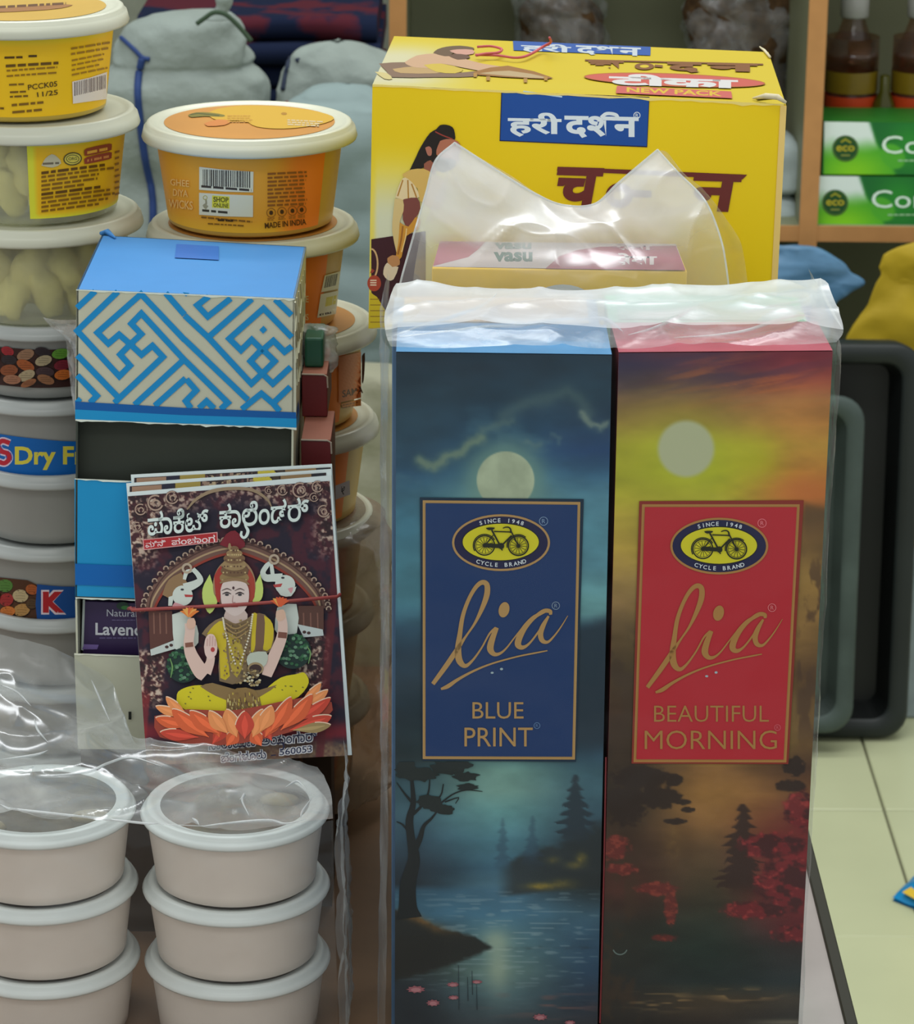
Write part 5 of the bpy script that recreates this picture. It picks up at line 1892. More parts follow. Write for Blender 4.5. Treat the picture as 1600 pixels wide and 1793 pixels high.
        p.poly([(345, 830), (400, 850), (380, 870), (330, 860)], (206, 150, 156), 2)
        p.poly([(310, 800), (340, 790), (330, 850), (308, 850)], EW)
        p.ell(388, 757, 10, 6, (50, 50, 56), 0, 10)
        p.ring(415, 636, 24, 24, 13, (176, 160, 140), 16)
        p.ell(975, 730, 58, 56, EW, 0, 22)
        p.line([(960, 690, 50), (910, 690, 44), (866, 690, 40), (848, 660, 30), (870, 622, 28), (888, 604, 20)], 30, EW, 4)
        p.line([(905, 680, 22), (900, 640, 22), (896, 612, 18)], 18, EW, 4)
        p.poly([(906, 730), (960, 722), (950, 742), (915, 745)], (176, 66, 66))
        p.poly([(930, 755), (1000, 760), (1040, 740), (1010, 795), (950, 790)], EW, 2)
        p.poly([(990, 752), (1020, 745), (1010, 780)], (206, 150, 156), 2)
        p.ell(962, 690, 10, 6, (50, 50, 56), 0, 10)
        p.ring(912, 585, 24, 24, 13, (176, 160, 140), 16)
        # foliage
        for cx, cy, rx, ry in ((395, 1190, 96, 100), (1020, 1110, 104, 100)):
            p.ell(cx, cy, rx, ry, (24, 50, 46), 0, 24)
            for k in range(60):
                a, q = rr.random() * 2 * PI, math.sqrt(rr.random())
                x, y = cx + rx * 0.95 * q * math.cos(a), cy + ry * 0.95 * q * math.sin(a) - 10
                p.ell(x, y, 11, 9, rr.choice([(46, 96, 62), (66, 116, 84), (100, 140, 112), (36, 78, 52)]), 0, 8)
        p.line([(318, 1150, 4), (332, 1200, 8), (322, 1260, 4)], 6, (110, 150, 90), 3)
        p.line([(1100, 1080, 4), (1120, 1120, 8), (1108, 1180, 4)], 6, (110, 150, 90), 3)
        # halo leaves, crown, head
        p.poly([(545, 670), (505, 750), (508, 830), (545, 895), (588, 830), (572, 760)], (186, 206, 110), 3)
        p.poly([(832, 668), (850, 750), (838, 815), (792, 832), (790, 760)], (186, 206, 110), 3)
        p.ell(685, 730, 120, 150, (104, 72, 60), 0, 30)
        p.ring(685, 735, 116, 150, 12, (150, 122, 92), 30, 160, 380)
        p.poly([(570, 680), (610, 620), (620, 720), (600, 830), (580, 800)], (160, 52, 44), 2)
        p.poly([(770, 640), (800, 700), (800, 800), (770, 830), (755, 720)], (160, 62, 48), 2)
        for y, rx, ry, c_ in ((690, 84, 40, (142, 118, 78)), (650, 78, 34, (112, 86, 60)), (615, 70, 34, (150, 126, 88)), (580, 62, 30, (118, 90, 64)), (552, 46, 24, (146, 120, 84)), (528, 26, 20, (120, 92, 66))):
            p.ell(685, y, rx, ry, c_, 0, 22)
            for k in range(7):
                p.ell(685 - rx * 0.8 + k * rx * 0.266, y + ry * 0.3, 5, 5, rr.choice([(190, 170, 120), (90, 62, 48), (170, 150, 110)]), 0, 7)
        p.poly([(660, 512), (658, 500), (672, 515), (645, 515)], (150, 126, 90))
        p.ell(658, 512, 8, 20, (150, 126, 92))
        FC = (208, 192, 186)
        p.poly([(640, 870), (740, 870), (760, 930), (690, 960), (625, 930)], (196, 176, 168), 2)
        p.poly([(606, 760), (625, 715), (690, 700), (745, 715), (768, 760), (765, 830), (740, 880), (690, 908), (640, 882), (612, 835)], FC, 3)
        p.line([(603, 720, 10), (640, 706, 16), (690, 700, 16), (740, 708, 16), (770, 730, 8)], 12, (140, 112, 80), 3)
        for x in (643, 717):
            p.line([(x - 26, 783, 4), (x, 774, 9), (x + 24, 783, 4)], 5, (52, 40, 44), 3)
            p.ell(x, 787, 12, 7, (56, 54, 60), 0, 12)
            p.line([(x - 30, 764, 3), (x, 752, 6), (x + 26, 762, 3)], 5, (70, 52, 50), 3)
        p.ell(680, 748, 7, 9, (70, 44, 50), 0, 10)
        p.line([(678, 790, 3), (674, 825, 5), (682, 832, 8), (692, 830, 4)], 4, (170, 140, 136), 3)
        p.line([(664, 856, 4), (684, 852, 12), (706, 856, 4)], 8, (172, 50, 56), 3)
        # body
        GY_ = (196, 176, 40)
        p.poly([(500, 1010), (540, 960), (620, 915), (700, 960), (790, 900), (860, 900), (910, 980), (905, 1080), (860, 1130), (760, 1150), (750, 1280), (600, 1280), (600, 1110), (540, 1040)], (126, 106, 78), 2)
        p.poly([(530, 1010), (570, 960), (625, 935), (640, 1040), (640, 1120), (660, 1250), (606, 1262), (600, 1100), (560, 1050)], GY_, 2)
        p.poly([(785, 895), (815, 895), (815, 1000), (800, 1100), (780, 1110), (785, 1000)], GY_, 2)
        p.poly([(855, 905), (890, 930), (910, 985), (895, 1090), (850, 1100), (855, 1000)], GY_, 2)
        p.poly([(815, 895), (855, 905), (858, 1000), (845, 1110), (805, 1100)], (112, 84, 66), 2)
        p.poly([(650, 1000), (720, 1050), (740, 1160), (700, 1260), (660, 1180)], (176, 156, 60), 2)
        for k in range(110):
            x, y = 620 + rr.random() * 160, 930 + rr.random() * 320
            if abs(x - 690) < 110 - abs(y - 1060) * 0.2:
                p.ell(x, y, 5, 6, rr.choice([(176, 158, 110), (94, 72, 56), (150, 128, 80), (120, 96, 70)]), 0, 7)
        for a in ([(620, 920), (640, 1020), (690, 1180)], [(790, 900), (770, 1020), (720, 1180)]):
            for x, y in smooth_pts(a, 9):
                p.ell(x, y, 6, 6, (206, 200, 180), 0, 8)
        for k in range(4):
            p.line([(640 - k * 4, 930 + k * 20, 6), (692, 955 + k * 26, 8), (755 + k * 4, 930 + k * 20, 6)], 7, rr.choice([(150, 124, 80), (120, 98, 66)]), 4)
        SK = (208, 180, 168)
        # arms and hands
        p.line([(432, 950, 60), (432, 1000, 56), (425, 1060, 58), (440, 1130, 70), (490, 1220, 84), (520, 1250, 70)], 60, SK, 4)
        p.line([(520, 1230, 70), (545, 1180, 50), (552, 1140, 46)], 50, SK, 4)
        p.poly([(512, 1085), (520, 1040), (540, 1012), (572, 1020), (588, 1080), (580, 1130), (545, 1155), (520, 1130)], (214, 186, 178), 3)
        for x in (530, 545, 560, 575):
            p.line([(x, 1080, 8), (x + 2, 1015 + abs(x - 552), 9)], 8, (196, 160, 152))
        p.ell(562, 1100, 12, 14, (170, 60, 60), 0, 12)
        p.line([(405, 1075), (450, 1070)], 26, (126, 80, 66))
        p.poly([(420, 925), (455, 920), (465, 965), (430, 985), (412, 960)], (206, 170, 150), 2)
        p.line([(950, 890, 50), (962, 960, 54), (955, 1030, 60), (925, 1110, 66), (890, 1190, 70), (870, 1250, 56)], 60, SK, 4)
        p.line([(935, 1015), (985, 1020)], 34, (118, 74, 62))
        p.poly([(925, 880), (965, 870), (980, 915), (945, 940), (922, 920)], (206, 172, 150), 2)
        for x, y in ((430, 890), (945, 830)):
            for a in range(-60, 61, 20):
                an = math.radians(a - 90)
                p.line([(x, y + 22, 16), (x + 34 * math.cos(an), y + 12 + 30 * math.sin(an), 18), (x + 62 * math.cos(an), y + 14 + 46 * math.sin(an), 3)], 10, rr.choice([(214, 120, 52), (206, 90, 50), (220, 160, 80)]), 3)
        # pot with coins
        p.poly([(755, 1160), (775, 1120), (865, 1112), (875, 1160), (850, 1200), (775, 1205)], (176, 184, 170), 2)
        p.ell(806, 1208, 46, 36, (150, 130, 96), 0, 20)
        p.ell(806, 1210, 36, 26, (58, 40, 40), 0, 18)
        for k in range(50):
            p.ell(700 + rr.random() * 130, 1215 + rr.random() * 90, 9, 7, rr.choice([(196, 190, 160), (120, 100, 66), (160, 140, 96), (90, 76, 60)]), 0, 8)
        # knees
        YL = (202, 190, 30)
        p.poly([(355, 1390), (365, 1340), (430, 1310), (510, 1305), (580, 1340), (650, 1380), (660, 1450), (520, 1455), (400, 1440)], YL, 3)
        p.poly([(800, 1400), (860, 1330), (950, 1260), (1040, 1240), (1085, 1232), (1110, 1290), (1050, 1370), (940, 1410), (830, 1430)], YL, 3)
        p.poly([(490, 1310), (560, 1290), (700, 1330), (830, 1330), (930, 1300), (830, 1370), (700, 1400), (580, 1365)], (130, 106, 66), 2)
        for k in range(16):
            x = rr.choice([400, 900]) + rr.random() * 190
            p.ell(x, 1300 + rr.random() * 110, 6, 4, (120, 116, 40), 20, 8)
        # drape
        p.poly([(640, 1370), (700, 1320), (800, 1330), (840, 1420), (830, 1580), (740, 1600), (650, 1560), (640, 1450)], (132, 106, 62), 2)
        for k in range(150):
            x, y = 645 + rr.random() * 180, 1340 + rr.random() * 230
            p.line([(x, y, 6), (x + 4 * rr.random(), y + 10 + 18 * rr.random(), 5)], 6, rr.choice([(190, 172, 70), (94, 70, 48), (170, 150, 100), (112, 84, 56), (206, 196, 130)]))
        # lotus
        def petal(bx, by, tx, ty, wd, c_, e=(226, 196, 170)):
            mx, my = (bx + tx) / 2, (by + ty) / 2
            nx, ny = -(ty - by), tx - bx
            l = math.hypot(nx, ny)
            nx, ny = nx / l * wd, ny / l * wd
            P1, P2 = (mx + nx + (tx - bx) * 0.1, my + ny), (mx - nx + (tx - bx) * 0.1, my - ny)
            pts = smooth_pts([(bx, by), P1, (tx, ty), P2, (bx, by)], 6)
            p.poly(pts[:-1], c_)
            s_ = pts[6:13] if P1[1] < P2[1] else pts[12:19]
            p.line([(a, b, 6) for a, b in s_], 6, e)
            p.line([(bx, by, 4), (mx, my + 4, wd * 0.7), (tx * 0.85 + bx * 0.15, ty * 0.85 + by * 0.15, 3)], 8, tuple(min(255, int(v * 1.12) + 6) for v in c_), 3)
        O1, O2, O3 = (206, 92, 52), (190, 66, 48), (220, 140, 84)
        p.poly([(230, 1480), (420, 1440), (640, 1450), (840, 1420), (1100, 1370), (1240, 1400), (1200, 1500), (900, 1600), (560, 1650), (260, 1600)], (150, 62, 46), 2)
        for a in ((560, 1640, 640, 1500, 40, O2), (900, 1620, 830, 1480, 40, O2), (640, 1650, 700, 1560, 40, O1), (840, 1650, 790, 1560, 40, O1), (600, 1600, 560, 1470, 44, O1), (700, 1600, 640, 1440, 50, O3), (790, 1600, 850, 1440, 50, O3), (860, 1600, 930, 1450, 44, O1), (745, 1610, 745, 1450, 54, O2), (420, 1480, 295, 1370, 28, O3), (420, 1480, 236, 1424, 26, O3), (1060, 1410, 1180, 1290, 26, O3), (1080, 1420, 1220, 1330, 26, O3),
                  (430, 1540, 236, 1490, 34, O1), (480, 1600, 262, 1572, 34, O2), (540, 1600, 330, 1440, 46, O1), (600, 1580, 430, 1450, 44, O1), (650, 1580, 540, 1450, 40, O3),
                  (1020, 1510, 1235, 1375, 34, O2), (1000, 1560, 1240, 1480, 40, O2), (950, 1560, 1130, 1355, 44, O1), (890, 1570, 1010, 1370, 44, O1), (830, 1570, 900, 1420, 44, O3), (1020, 1560, 1235, 1530, 30, (150, 128, 84))):
            petal(*a)
        p.build('goddess_print', t)
        p = Print(pl, base=0.0034, step=0.00001, g=GF * 0.95)
        TW, TS = (206, 220, 216), (24, 26, 36)
        p.at((220, 820), 6.895)
        for dx, dy, cl in ((9, 12, TS), (0, 0, TW)):
            p.text('ಪಾಕೆಟ್', (265 + dx, 520 + dy), (1000 + dx, 452 + dy), (1000 + dx, 752 + dy), (265 + dx, 818 + dy), cl, 0.016)
        p.at((0, 0), 1)
        for dx, dy, cl in ((1.4, 1.8, TS), (0, 0, TW)):
            p.text('ಕಾಲೆಂಡರ್', (384 + dx, 882 + dy), (541 + dx, 868.5 + dy), (541 + dx, 911.5 + dy), (384 + dx, 926 + dy), cl, 0.016)
            p.line([(427 + dx, 906 + dy, 3), (429.5 + dx, 920 + dy, 4), (434 + dx, 929 + dy, 5.4), (431.5 + dx, 938 + dy, 5), (426.5 + dx, 941.5 + dy, 4.4), (422 + dx, 937 + dy, 4.4), (423 + dx, 930 + dy, 3.4)], 4, cl, 4)
        p.at((220, 820), 6.895)
        p.poly([(205, 860), (1108, 768), (1112, 892), (216, 988)], (206, 150, 150))
        p.poly([(216, 868), (1098, 780), (1102, 884), (226, 976)], (166, 36, 42))
        p.text('ಮಿನಿ', (236, 880), (482, 858), (482, 936), (240, 960), (222, 206, 206), 0.012)
        p.text('ಪಂಚಾಂಗ', (553, 850), (1078, 800), (1080, 888), (556, 930), (222, 206, 206), 0.012)
        p.at((200, 800), 3.26)
        for q, s in ((((540, 1608), (806, 1588), (806, 1650), (540, 1676)), 'ನಾರಾಯಣ'), (((834, 1592), (1156, 1556), (1156, 1622), (834, 1648)), 'ಅಯಂಗಾರ್'), (((944, 1668), (1128, 1646), (1128, 1684), (944, 1704)), '560053'),
                     (((610, 1692), (866, 1668), (866, 1722), (610, 1744)), 'ಬೆಂಗಳೂರು')):
            for ox, oy in ((-5, -4), (5, -4), (-5, 5), (5, 5)):
                p.text(s, *[(a + ox, b + oy) for a, b in q], (196, 196, 200), 0.014)
            p.text(s, *q, (26, 34, 70), 0.008)
        p.line([(955, 1630, 6), (968, 1650, 8), (960, 1672, 8), (946, 1668, 7)], 7, (26, 34, 70), 3)
        p.line([(895, 1704), (922, 1702)], 6, (26, 34, 70))
        p.build('lettering', t)

# rubber band round the three calendars
mb = MB()
fr = [cp.pt(x, y, 0.0046) for x, y in ((231, 1068.5), (300, 1065), (400, 1060), (500, 1053), (590, 1045))]
bkp = Plane(cp.p - cn * 0.0064, cn)
bk_ = [bkp.pt(x, y) for x, y in ((593, 1044), (400, 1056), (230, 1066))]
loop = [bk_[2] + Vector((-0.0012, 0, 0))] + [fr[0] + Vector((-0.0008, 0.0026, 0))] + fr + [fr[-1] + Vector((0.0010, 0.0026, 0)), bk_[0] + Vector((0.001, 0, 0)), bk_[1], bk_[2]]
mb.tube(loop, 0.00075, 8)
o = mb.build('rubber_band', mat('red_rubber', (160, 70, 66), 0.5, 1.2), None, True)
tag(o, 'thin red rubber band stretched round the pocket calendars', 'rubber band')

# ================================================================== tubs
def clone(root, loc, label, group):
    r2 = root.copy()
    COL.objects.link(r2)
    r2.location = loc
    r2['label'] = label
    r2['group'] = group
    for ch in root.children:
        if ch.get('own'):
            continue
        c = ch.copy()
        COL.objects.link(c)
        c.parent = r2
        for g2 in ch.children:
            d = g2.copy()
            COL.objects.link(d)
            d.parent = c
    return r2


def lid_profile(R, top, skirt):
    return [(R - 0.0050, top - skirt), (R - 0.0004, top - skirt), (R, top - skirt + 0.0010), (R - 0.0010, top - 0.0026), (R - 0.0022, top - 0.0020), (R - 0.0024, top - 0.0006), (R - 0.0034, top), (R - 0.0050, top - 0.0001),
            (R - 0.0060, top - 0.0009), (R - 0.0080, top - 0.0010)]


def make_tub(name, loc, h, R, rt_, rb, skirt, m_body, m_lid, label, group, disc=None, window=None):
    t = thing(name, loc, label, 'tub', group)
    x, y, z = loc
    mb = MB()
    prof = [(0.0001, z + 0.0012), (rb * 0.86, z + 0.0012), (rb * 0.93, z), (rb, z + 0.0012), (rb + (rt_ - rb) * 0.1, z + 0.005), (rt_, z + h - skirt + 0.002)]
    mb.lathe(x, y, prof, 56, False)
    mb.build('tub_body', m_body, t, True)
    mb = MB()
    mb.lathe(x, y, lid_profile(R, z + h, skirt), 56, False)
    lid = mb.build('lid', m_lid, t, True)
    mb = MB()
    q = R - 0.0080
    mb.lathe(x, y, [(q, z + h - 0.0010), (q * 0.9, z + h - 0.0009), (0.0002, z + h - 0.0009)], 56, False)
    mb.build('lid_panel', window or m_lid, lid, True)
    return t, lid


def patch(t, cone, zc0, zc1, a0, a1, fn, name, g=GF, off=0.00025, na=60, nz=14):
    mb = MB()
    P = []
    for i in range(nz + 1):
        z = zc1 + (zc0 - zc1) * i / nz
        r = cone.r0 + cone.k * (z - cone.z0) + off
        P.append([(cone.cx + r * math.cos(a0 + (a1 - a0) * j / na), cone.cy + r * math.sin(a0 + (a1 - a0) * j / na), z) for j in range(na + 1)])
    A = np.array(P)
    px, py = proj_np(A)
    u = np.linspace(0, 1, na + 1)[None, :] * np.ones_like(px)
    v = np.linspace(0, 1, nz + 1)[:, None] * np.ones_like(px)
    mb.grid(P, lin_np(fn(px, py, u, v), g).reshape(-1, 3))
    return mb.build(name, ink(), t, True)


def own(o):
    o['own'] = 1
    return o


lid_m = mat('cream_lid', (226, 228, 208), 0.3, 1.1, 0.5, 0.03, 30)
lid_w = mat('milky_lid', (206, 212, 210), 0.3, 0.90, 0.5, 0.03, 30)
body_o = mat('amber_body', (226, 186, 96), 0.4, 1.1, 0.4, 0.06, 40)
disc_o = mat('orange_lid_print', (240, 170, 84), 0.35, 0.85, 0.4, 0.05, 40)
OH, OR_, ORT, ORB, OSK = 0.0455, 0.0480, 0.0416, 0.0366, 0.0076
PAD = 0.0095
OY = 1.33
xs = [437, 443, 476, 482, 480, 476, 472]
mb = MB()
mb.box(-0.118, -0.05, OY - 0.033, OY + 0.033, 0, PAD)
o = tag(mb.build('card_pad', mat('brown_pad', (130, 100, 66), 0.8, 0.8)), 'flat brown card pad under the orange tub stack', 'pad')
labs = ['orange ghee wick tub, topmost of its stack, its barcode and printing facing out', 'orange tub second from the top, mostly behind the blue fret carton', 'orange tub third from the top, touching the yellow carton corner',
        'orange tub fourth from the top, under a pale lid rim', 'orange tub fifth from the top, with a small price sticker', 'orange tub inside the clear bag, second from the bottom', 'orange tub inside the clear bag at the bottom of its stack']
otubs = []
G1 = 'orange tubs in the middle stack'
for i, px in enumerate(xs):
    z = PAD + OH * (6 - i)
    xx = atY(px, atY(0, 0, 1).z * 0 + [233, 415, 590, 745, 890, 1040, 1190][i], OY).x
    if i == 0:
        t, lid = make_tub('plastic_tub', (xx, OY, z), OH, OR_, ORT, ORB, OSK, body_o, lid_m, labs[0], G1)
        mb = MB()
        mb.lathe(xx, OY, [(OR_ * 0.79, z + OH - 0.00075), (OR_ * 0.4, z + OH - 0.0007), (0.0002, z + OH - 0.0007)], 56, False)
        mb.build('lid_print', disc_o, lid, True)
        cone = Cone(xx, OY, z + 0.0012, ORB, z + OH - OSK + 0.002, ORT)

        def lab_fn(px, py, u, v):
            c = np.zeros(px.shape + (3,)) + np.array([214, 152, 48])
            c = over(c, (216, 176, 54), sm(0.8, 1.0, v) * 0.7)
            c = over(c, (224, 126, 48), sm(0.72, 0.86, u))
            return c
        patch(t, cone, z + 0.0028, z + OH - OSK + 0.001, math.radians(-178), math.radians(-33), lab_fn, 'wrap_label')
        base = t
    else:
        t = clone(base, (xx, OY, z), labs[i], G1)
        cone = Cone(xx, OY, z + 0.0012, ORB, z + OH - OSK + 0.002, ORT)
    otubs.append((t, cone))
t, cone = otubs[0]
# parts hand printed on the first tub only
p = Print(cone, base=0.0006).at((220, 150), 3.478)
CR, DKB = (206, 206, 186), (70, 46, 22)
p.poly([(448, 494), (600, 512), (778, 524), (776, 650), (600, 645), (447, 634)], CR)
p.poly([(447, 652), (600, 662), (776, 668), (775, 800), (600, 796), (447, 786)], CR)
p.bars(470, 510, 765, 610, (50, 44, 36), 0.045, 3, 34)
p.dashes(460, 606, 765, 1, 10, 14, (60, 52, 44), 0.08, 5, 0.0)
p.poly([(526, 668), (632, 676), (632, 750), (526, 742)], (206, 200, 60))
p.textbox('SHOP', 534, 676, 626, 708, (84, 80, 30), 0.03, 0.05)
p.textbox('ONLINE', 534, 714, 626, 740, (84, 80, 30), 0.02, 0.05)
p.line([(488, 690, 10), (490, 718, 12), (480, 730, 20), (496, 744, 26)], 12, (150, 146, 120), 3)
p.ring(484, 682, 12, 12, 4, (170, 160, 70), 14)
p.dashes(466, 752, 620, 1, 10, 14, (60, 56, 44), 0.09, 9, 0.0)
p.dashes(460, 796, 770, 1, 10, 10, (120, 84, 30), 0.09, 10, 0.0)
p.dashes(560, 812, 660, 1, 10, 12, (50, 36, 20), 0.05, 10, 0.0)
p.dashes(500, 836, 720, 1, 10, 8, (120, 84, 30), 0.06, 12, 0.0)
p.dashes(864, 532, 1108, 9, 24, 12, (134, 84, 36), -0.05, 13, 0.1)
for k, x in enumerate((886, 952, 1016, 1072)):
    y = 774 - k * 6
    p.ring(x, y, 27, 27, 4, (130, 84, 36), 18)
    p.ell(x, y, 12, 14, (70, 46, 26), 0, 10)
    p.dashes(x - 22, y + 32, x + 22, 2, 10, 6, (150, 100, 40), -0.05, 14 + k, 0.2)
p.text('MADE IN INDIA', (846, 836), (1098, 810), (1100, 846), (848, 870), DKB, 0.02)
for s, q in (('GHEE', (272, 566, 386, 606)), ('DIYA', (288, 628, 378, 670)), ('WICKS', (262, 690, 408, 742))):
    p.textbox(s, *q, (226, 184, 112), 0.01, 0.10)
own(p.build('label_print', t))
lp = Plane((0, 0, otubs[0][1].z0 - 0.0012 + OH - 0.0007), (0, 0, 1))
p = Print(lp, g=GT, base=0.0003, step=0.00002).at((220, 150), 3.478)
p.poly([(560, 140), (700, 122), (960, 128), (1180, 160), (1270, 200), (1160, 240), (960, 262), (800, 250), (720, 215), (560, 210), (500, 170)], (250, 200, 66), 3)
p.poly([(380, 178), (430, 162), (520, 164), (600, 178), (590, 190), (480, 186), (400, 192)], (150, 140, 60), 2)
p.line([(390, 176), (440, 168), (570, 182)], 5, (90, 96, 50))
p.poly([(480, 228), (560, 205), (640, 215), (600, 240), (500, 246)], (246, 156, 80), 2)
p.ell(964, 170, 18, 8, (206, 150, 50))
p.dashes(985, 205, 1215, 3, 13, 8, (250, 226, 180), 0.05, 4, 0.2)
p.dashes(620, 180, 800, 4, 12, 6, (240, 180, 70), 0.0, 6, 0.3)
own(p.build('lid_art', t))
# second tub: sticker turned to the right
t, cone = otubs[1]
p = Print(cone, base=0.0006).at((220, 150), 3.478)
p.poly([(1212, 1156), (1308, 1130), (1296, 1236), (1190, 1258)], CR)
p.bars(1222, 1160, 1290, 1232, (50, 44, 36), -0.24, 4, 12, -14)
p.poly([(1188, 1270), (1296, 1248), (1280, 1390), (1166, 1414)], CR)
p.poly([(1222, 1290), (1284, 1276), (1278, 1330), (1214, 1346)], (196, 186, 60))
p.dashes(1180, 1390, 1262, 1, 10, 12, (60, 50, 30), -0.2, 4, 0)
for y in (1280, 1390):
    p.textbox('E' if y < 1300 else 'S', 1096, y, 1114, y + 40, (236, 206, 150), 0.02)
own(p.build('label_print', t))
# third tub: dark word
t, cone = otubs[2]
p = Print(cone, base=0.0006).at((500, 500), 5.605)
p.poly([(545, 1160), (740, 1110), (740, 1180), (560, 1200)], (196, 130, 60))
p.poly([(520, 700), (740, 650), (740, 1100), (520, 1150)], (196, 112, 52))
p.poly([(748, 690), (778, 660), (776, 800), (766, 930), (748, 950)], (90, 66, 40), 2)
p.textbox('SAMA', 556, 1030, 760, 1100, (84, 48, 24), 0.02, -0.22)
p.dashes(560, 1170, 720, 2, 26, 10, (130, 76, 40), -0.2, 4)
own(p.build('label_print', t))
t, cone = otubs[4]
p = Print(cone, base=0.0006)
p.poly([(583, 852), (612, 841), (613, 866), (584, 876)], (196, 194, 196))
p.textbox('₹', 597, 852, 604, 866, (60, 60, 66), 0.02)
own(p.build('price_sticker', t))

# clear bag round the two lowest orange tubs
o = loft([(884, 470, 600), (892, 420, 650), (910, 330, 676), (960, 288, 684), (1060, 282, 687), (1200, 284, 688), (1320, 292, 686), (1356, 310, 676), (1362, 340, 655)], OY, 1.0, 0.004, 5, 26, 72, 2.1, 90, 0.0025).build(
    'plastic_bag', film('brownish_bag', 0.42, 0.30, 0.2, (0.78, 0.72, 0.64), 40, 0.9, (0.44, 0.37, 0.30), 0.10), None, True)
tag(o, 'crumpled clear bag round the lower orange tubs, between calendars and tall boxes', 'bag')

# small maroon cartons beside the fret carton
mar, pnk = mat('maroon_card', (112, 36, 40), 0.5, 1.4), mat('salmon_card_top', (224, 150, 130), 0.5, GTM)
edge_w = mat('white_card_edge', (210, 196, 180), 0.6, 1.0)
zz = 0.0
fronts = [1.20, 1.204, 1.199, 1.203, 1.200, 1.205, 1.198, 1.203, 1.200, 1.204, 1.2, 1.203]
tops = [atY(555, 655, 1.236).z, atY(552, 770, 1.204).z]
hh = (tops[0] - tops[1])
zl = []
z = tops[0]
while z > 0.012 and len(zl) < 5:
    zl.append(z)
    z -= hh
step = hh * 1.0
for i, zt_ in enumerate(zl):
    yf_ = 1.236 if i == 0 else (1.204 if i == 1 else 1.206 + 0.003 * (i % 2))
    z0 = zl[i + 1] if i + 1 < len(zl) else zt_ - hh
    xr = atY([573, 579][min(i, 1)], 700, yf_).x
    xl = max(xr - 0.0125, lip_br.x + 0.0022)
    nm = ['topmost', 'second from the top', 'third from the top', 'fourth from the top', 'fifth from the top', 'sixth from the top', 'seventh from the top', 'eighth from the top', 'ninth from the top', 'tenth from the top', 'lower one', 'lower two'][i]
    t = thing('small_carton', ((xl + xr) / 2, yf_ + 0.033, z0), 'small maroon carton, %s in the narrow pile beside the fret carton' % nm, 'carton', 'small maroon cartons')
    mb = MB()
    mb.box(xl, xr, yf_, yf_ + 0.042, z0 + 0.0003, zt_ - 0.0004)
    mb.build('carton_body', mar, t, bevel=0.0004)
    mb = MB()
    mb.box(xl + 0.0002, xr - 0.0002, yf_ + 0.0003, yf_ + 0.0415, zt_ - 0.0004, zt_)
    mb.build('top_flap', pnk, t)
    mb = MB()
    mb.tube([(xl, yf_ - 0.0002, zt_), (xr - 0.0015, yf_ - 0.0002, zt_ - 0.0002), (xr, yf_, zt_ - 0.0012), (xr + 0.0002, yf_, zt_ - 0.006)], 0.0004, 6)
    mb.build('worn_edge', edge_w, t)
mb = MB()
mb.box(max(a.x, lip_br.x + 0.0022) if False else lip_br.x + 0.0024, xr - 0.0010, 1.212, 1.245, 0.0, zl[-1] - hh)
o = tag(mb.build('card_stand', mat('brown_stand', (96, 74, 54), 0.8, 0.8)), 'upright brown card stand under the narrow pile of maroon cartons', 'stand')
a, b = atY(532, 592, 1.245), atY(566, 627, 1.245)
mb = MB()
mb.box(max(a.x, lip_br.x + 0.003), b.x, 1.245, 1.270, tops[0] + 0.0003, a.z)
o = mb.build('small_carton', mat('dark_green_card', (40, 104, 84), 0.4, 1.1), None, bevel=0.001)
tag(o, 'small dark green pack in clear wrap on the pile of maroon cartons', 'carton')
lv = [(568, 536, 560), (575, 530, 584), (584, 528, 588), (610, 528, 590), (634, 530, 588), (650, 540, 580)]
o = loft(lv, 1.262, 0.55, 0.002, 3, 60, 36, 2.4, 30, 0.0015).build('clear_wrap', film('grey_wrap', 0.3, 0.4, 0.2, (0.92, 0.94, 0.92), 70, 1.2), None, True)
tag(o, 'scrap of crinkled clear wrap over the dark green pack', 'wrap')

# ------------------------------------------------------------------ left stack: yellow tubs on clear dry fruit tubs
clear_b = film('clear_tub', 0.30, 0.12, 0.12, (0.96, 0.97, 0.93), 20, 0.6, (0.82, 0.84, 0.74))
DH, DR, DRT, DRB, DSK = 0.03455, 0.0410, 0.0376, 0.0340, 0.0060
frost = mat('frosted_tub', (168, 170, 166), 0.35, 1.0, 0.4, 0.08, 24)
dx = atY(92, 800, OY).x
G2 = 'dry fruit tubs in the left stack'
dl = ['white lidded tub with a printed nut mix band, topmost of the dry fruit tubs', 'white lidded tub with the blue dry fruit band', 'plain frosted tub under the blue banded one', 'frosted tub with a nut picture and red letter K', 'frosted tub half hidden behind the front bag, fifth down',
      'lowest dry fruit tub but one, behind the front bag', 'lowest dry fruit tub, standing on the counter behind the front bag']
dt = []
for i in range(7):
    z = DH * (6 - i)
    loc = (dx + 0.0008 * ((i * 7) % 3 - 1), OY, z)
    if i == 0:
        t, lid = make_tub('fruit_tub', loc, DH, DR, DRT, DRB, DSK, frost, lid_w, dl[0], G2)
        base = t
    else:
        t = clone(base, loc, dl[i], G2)
    dt.append((t, Cone(loc[0], OY, z + 0.0012, DRB, z + DH - DSK + 0.002, DRT)))


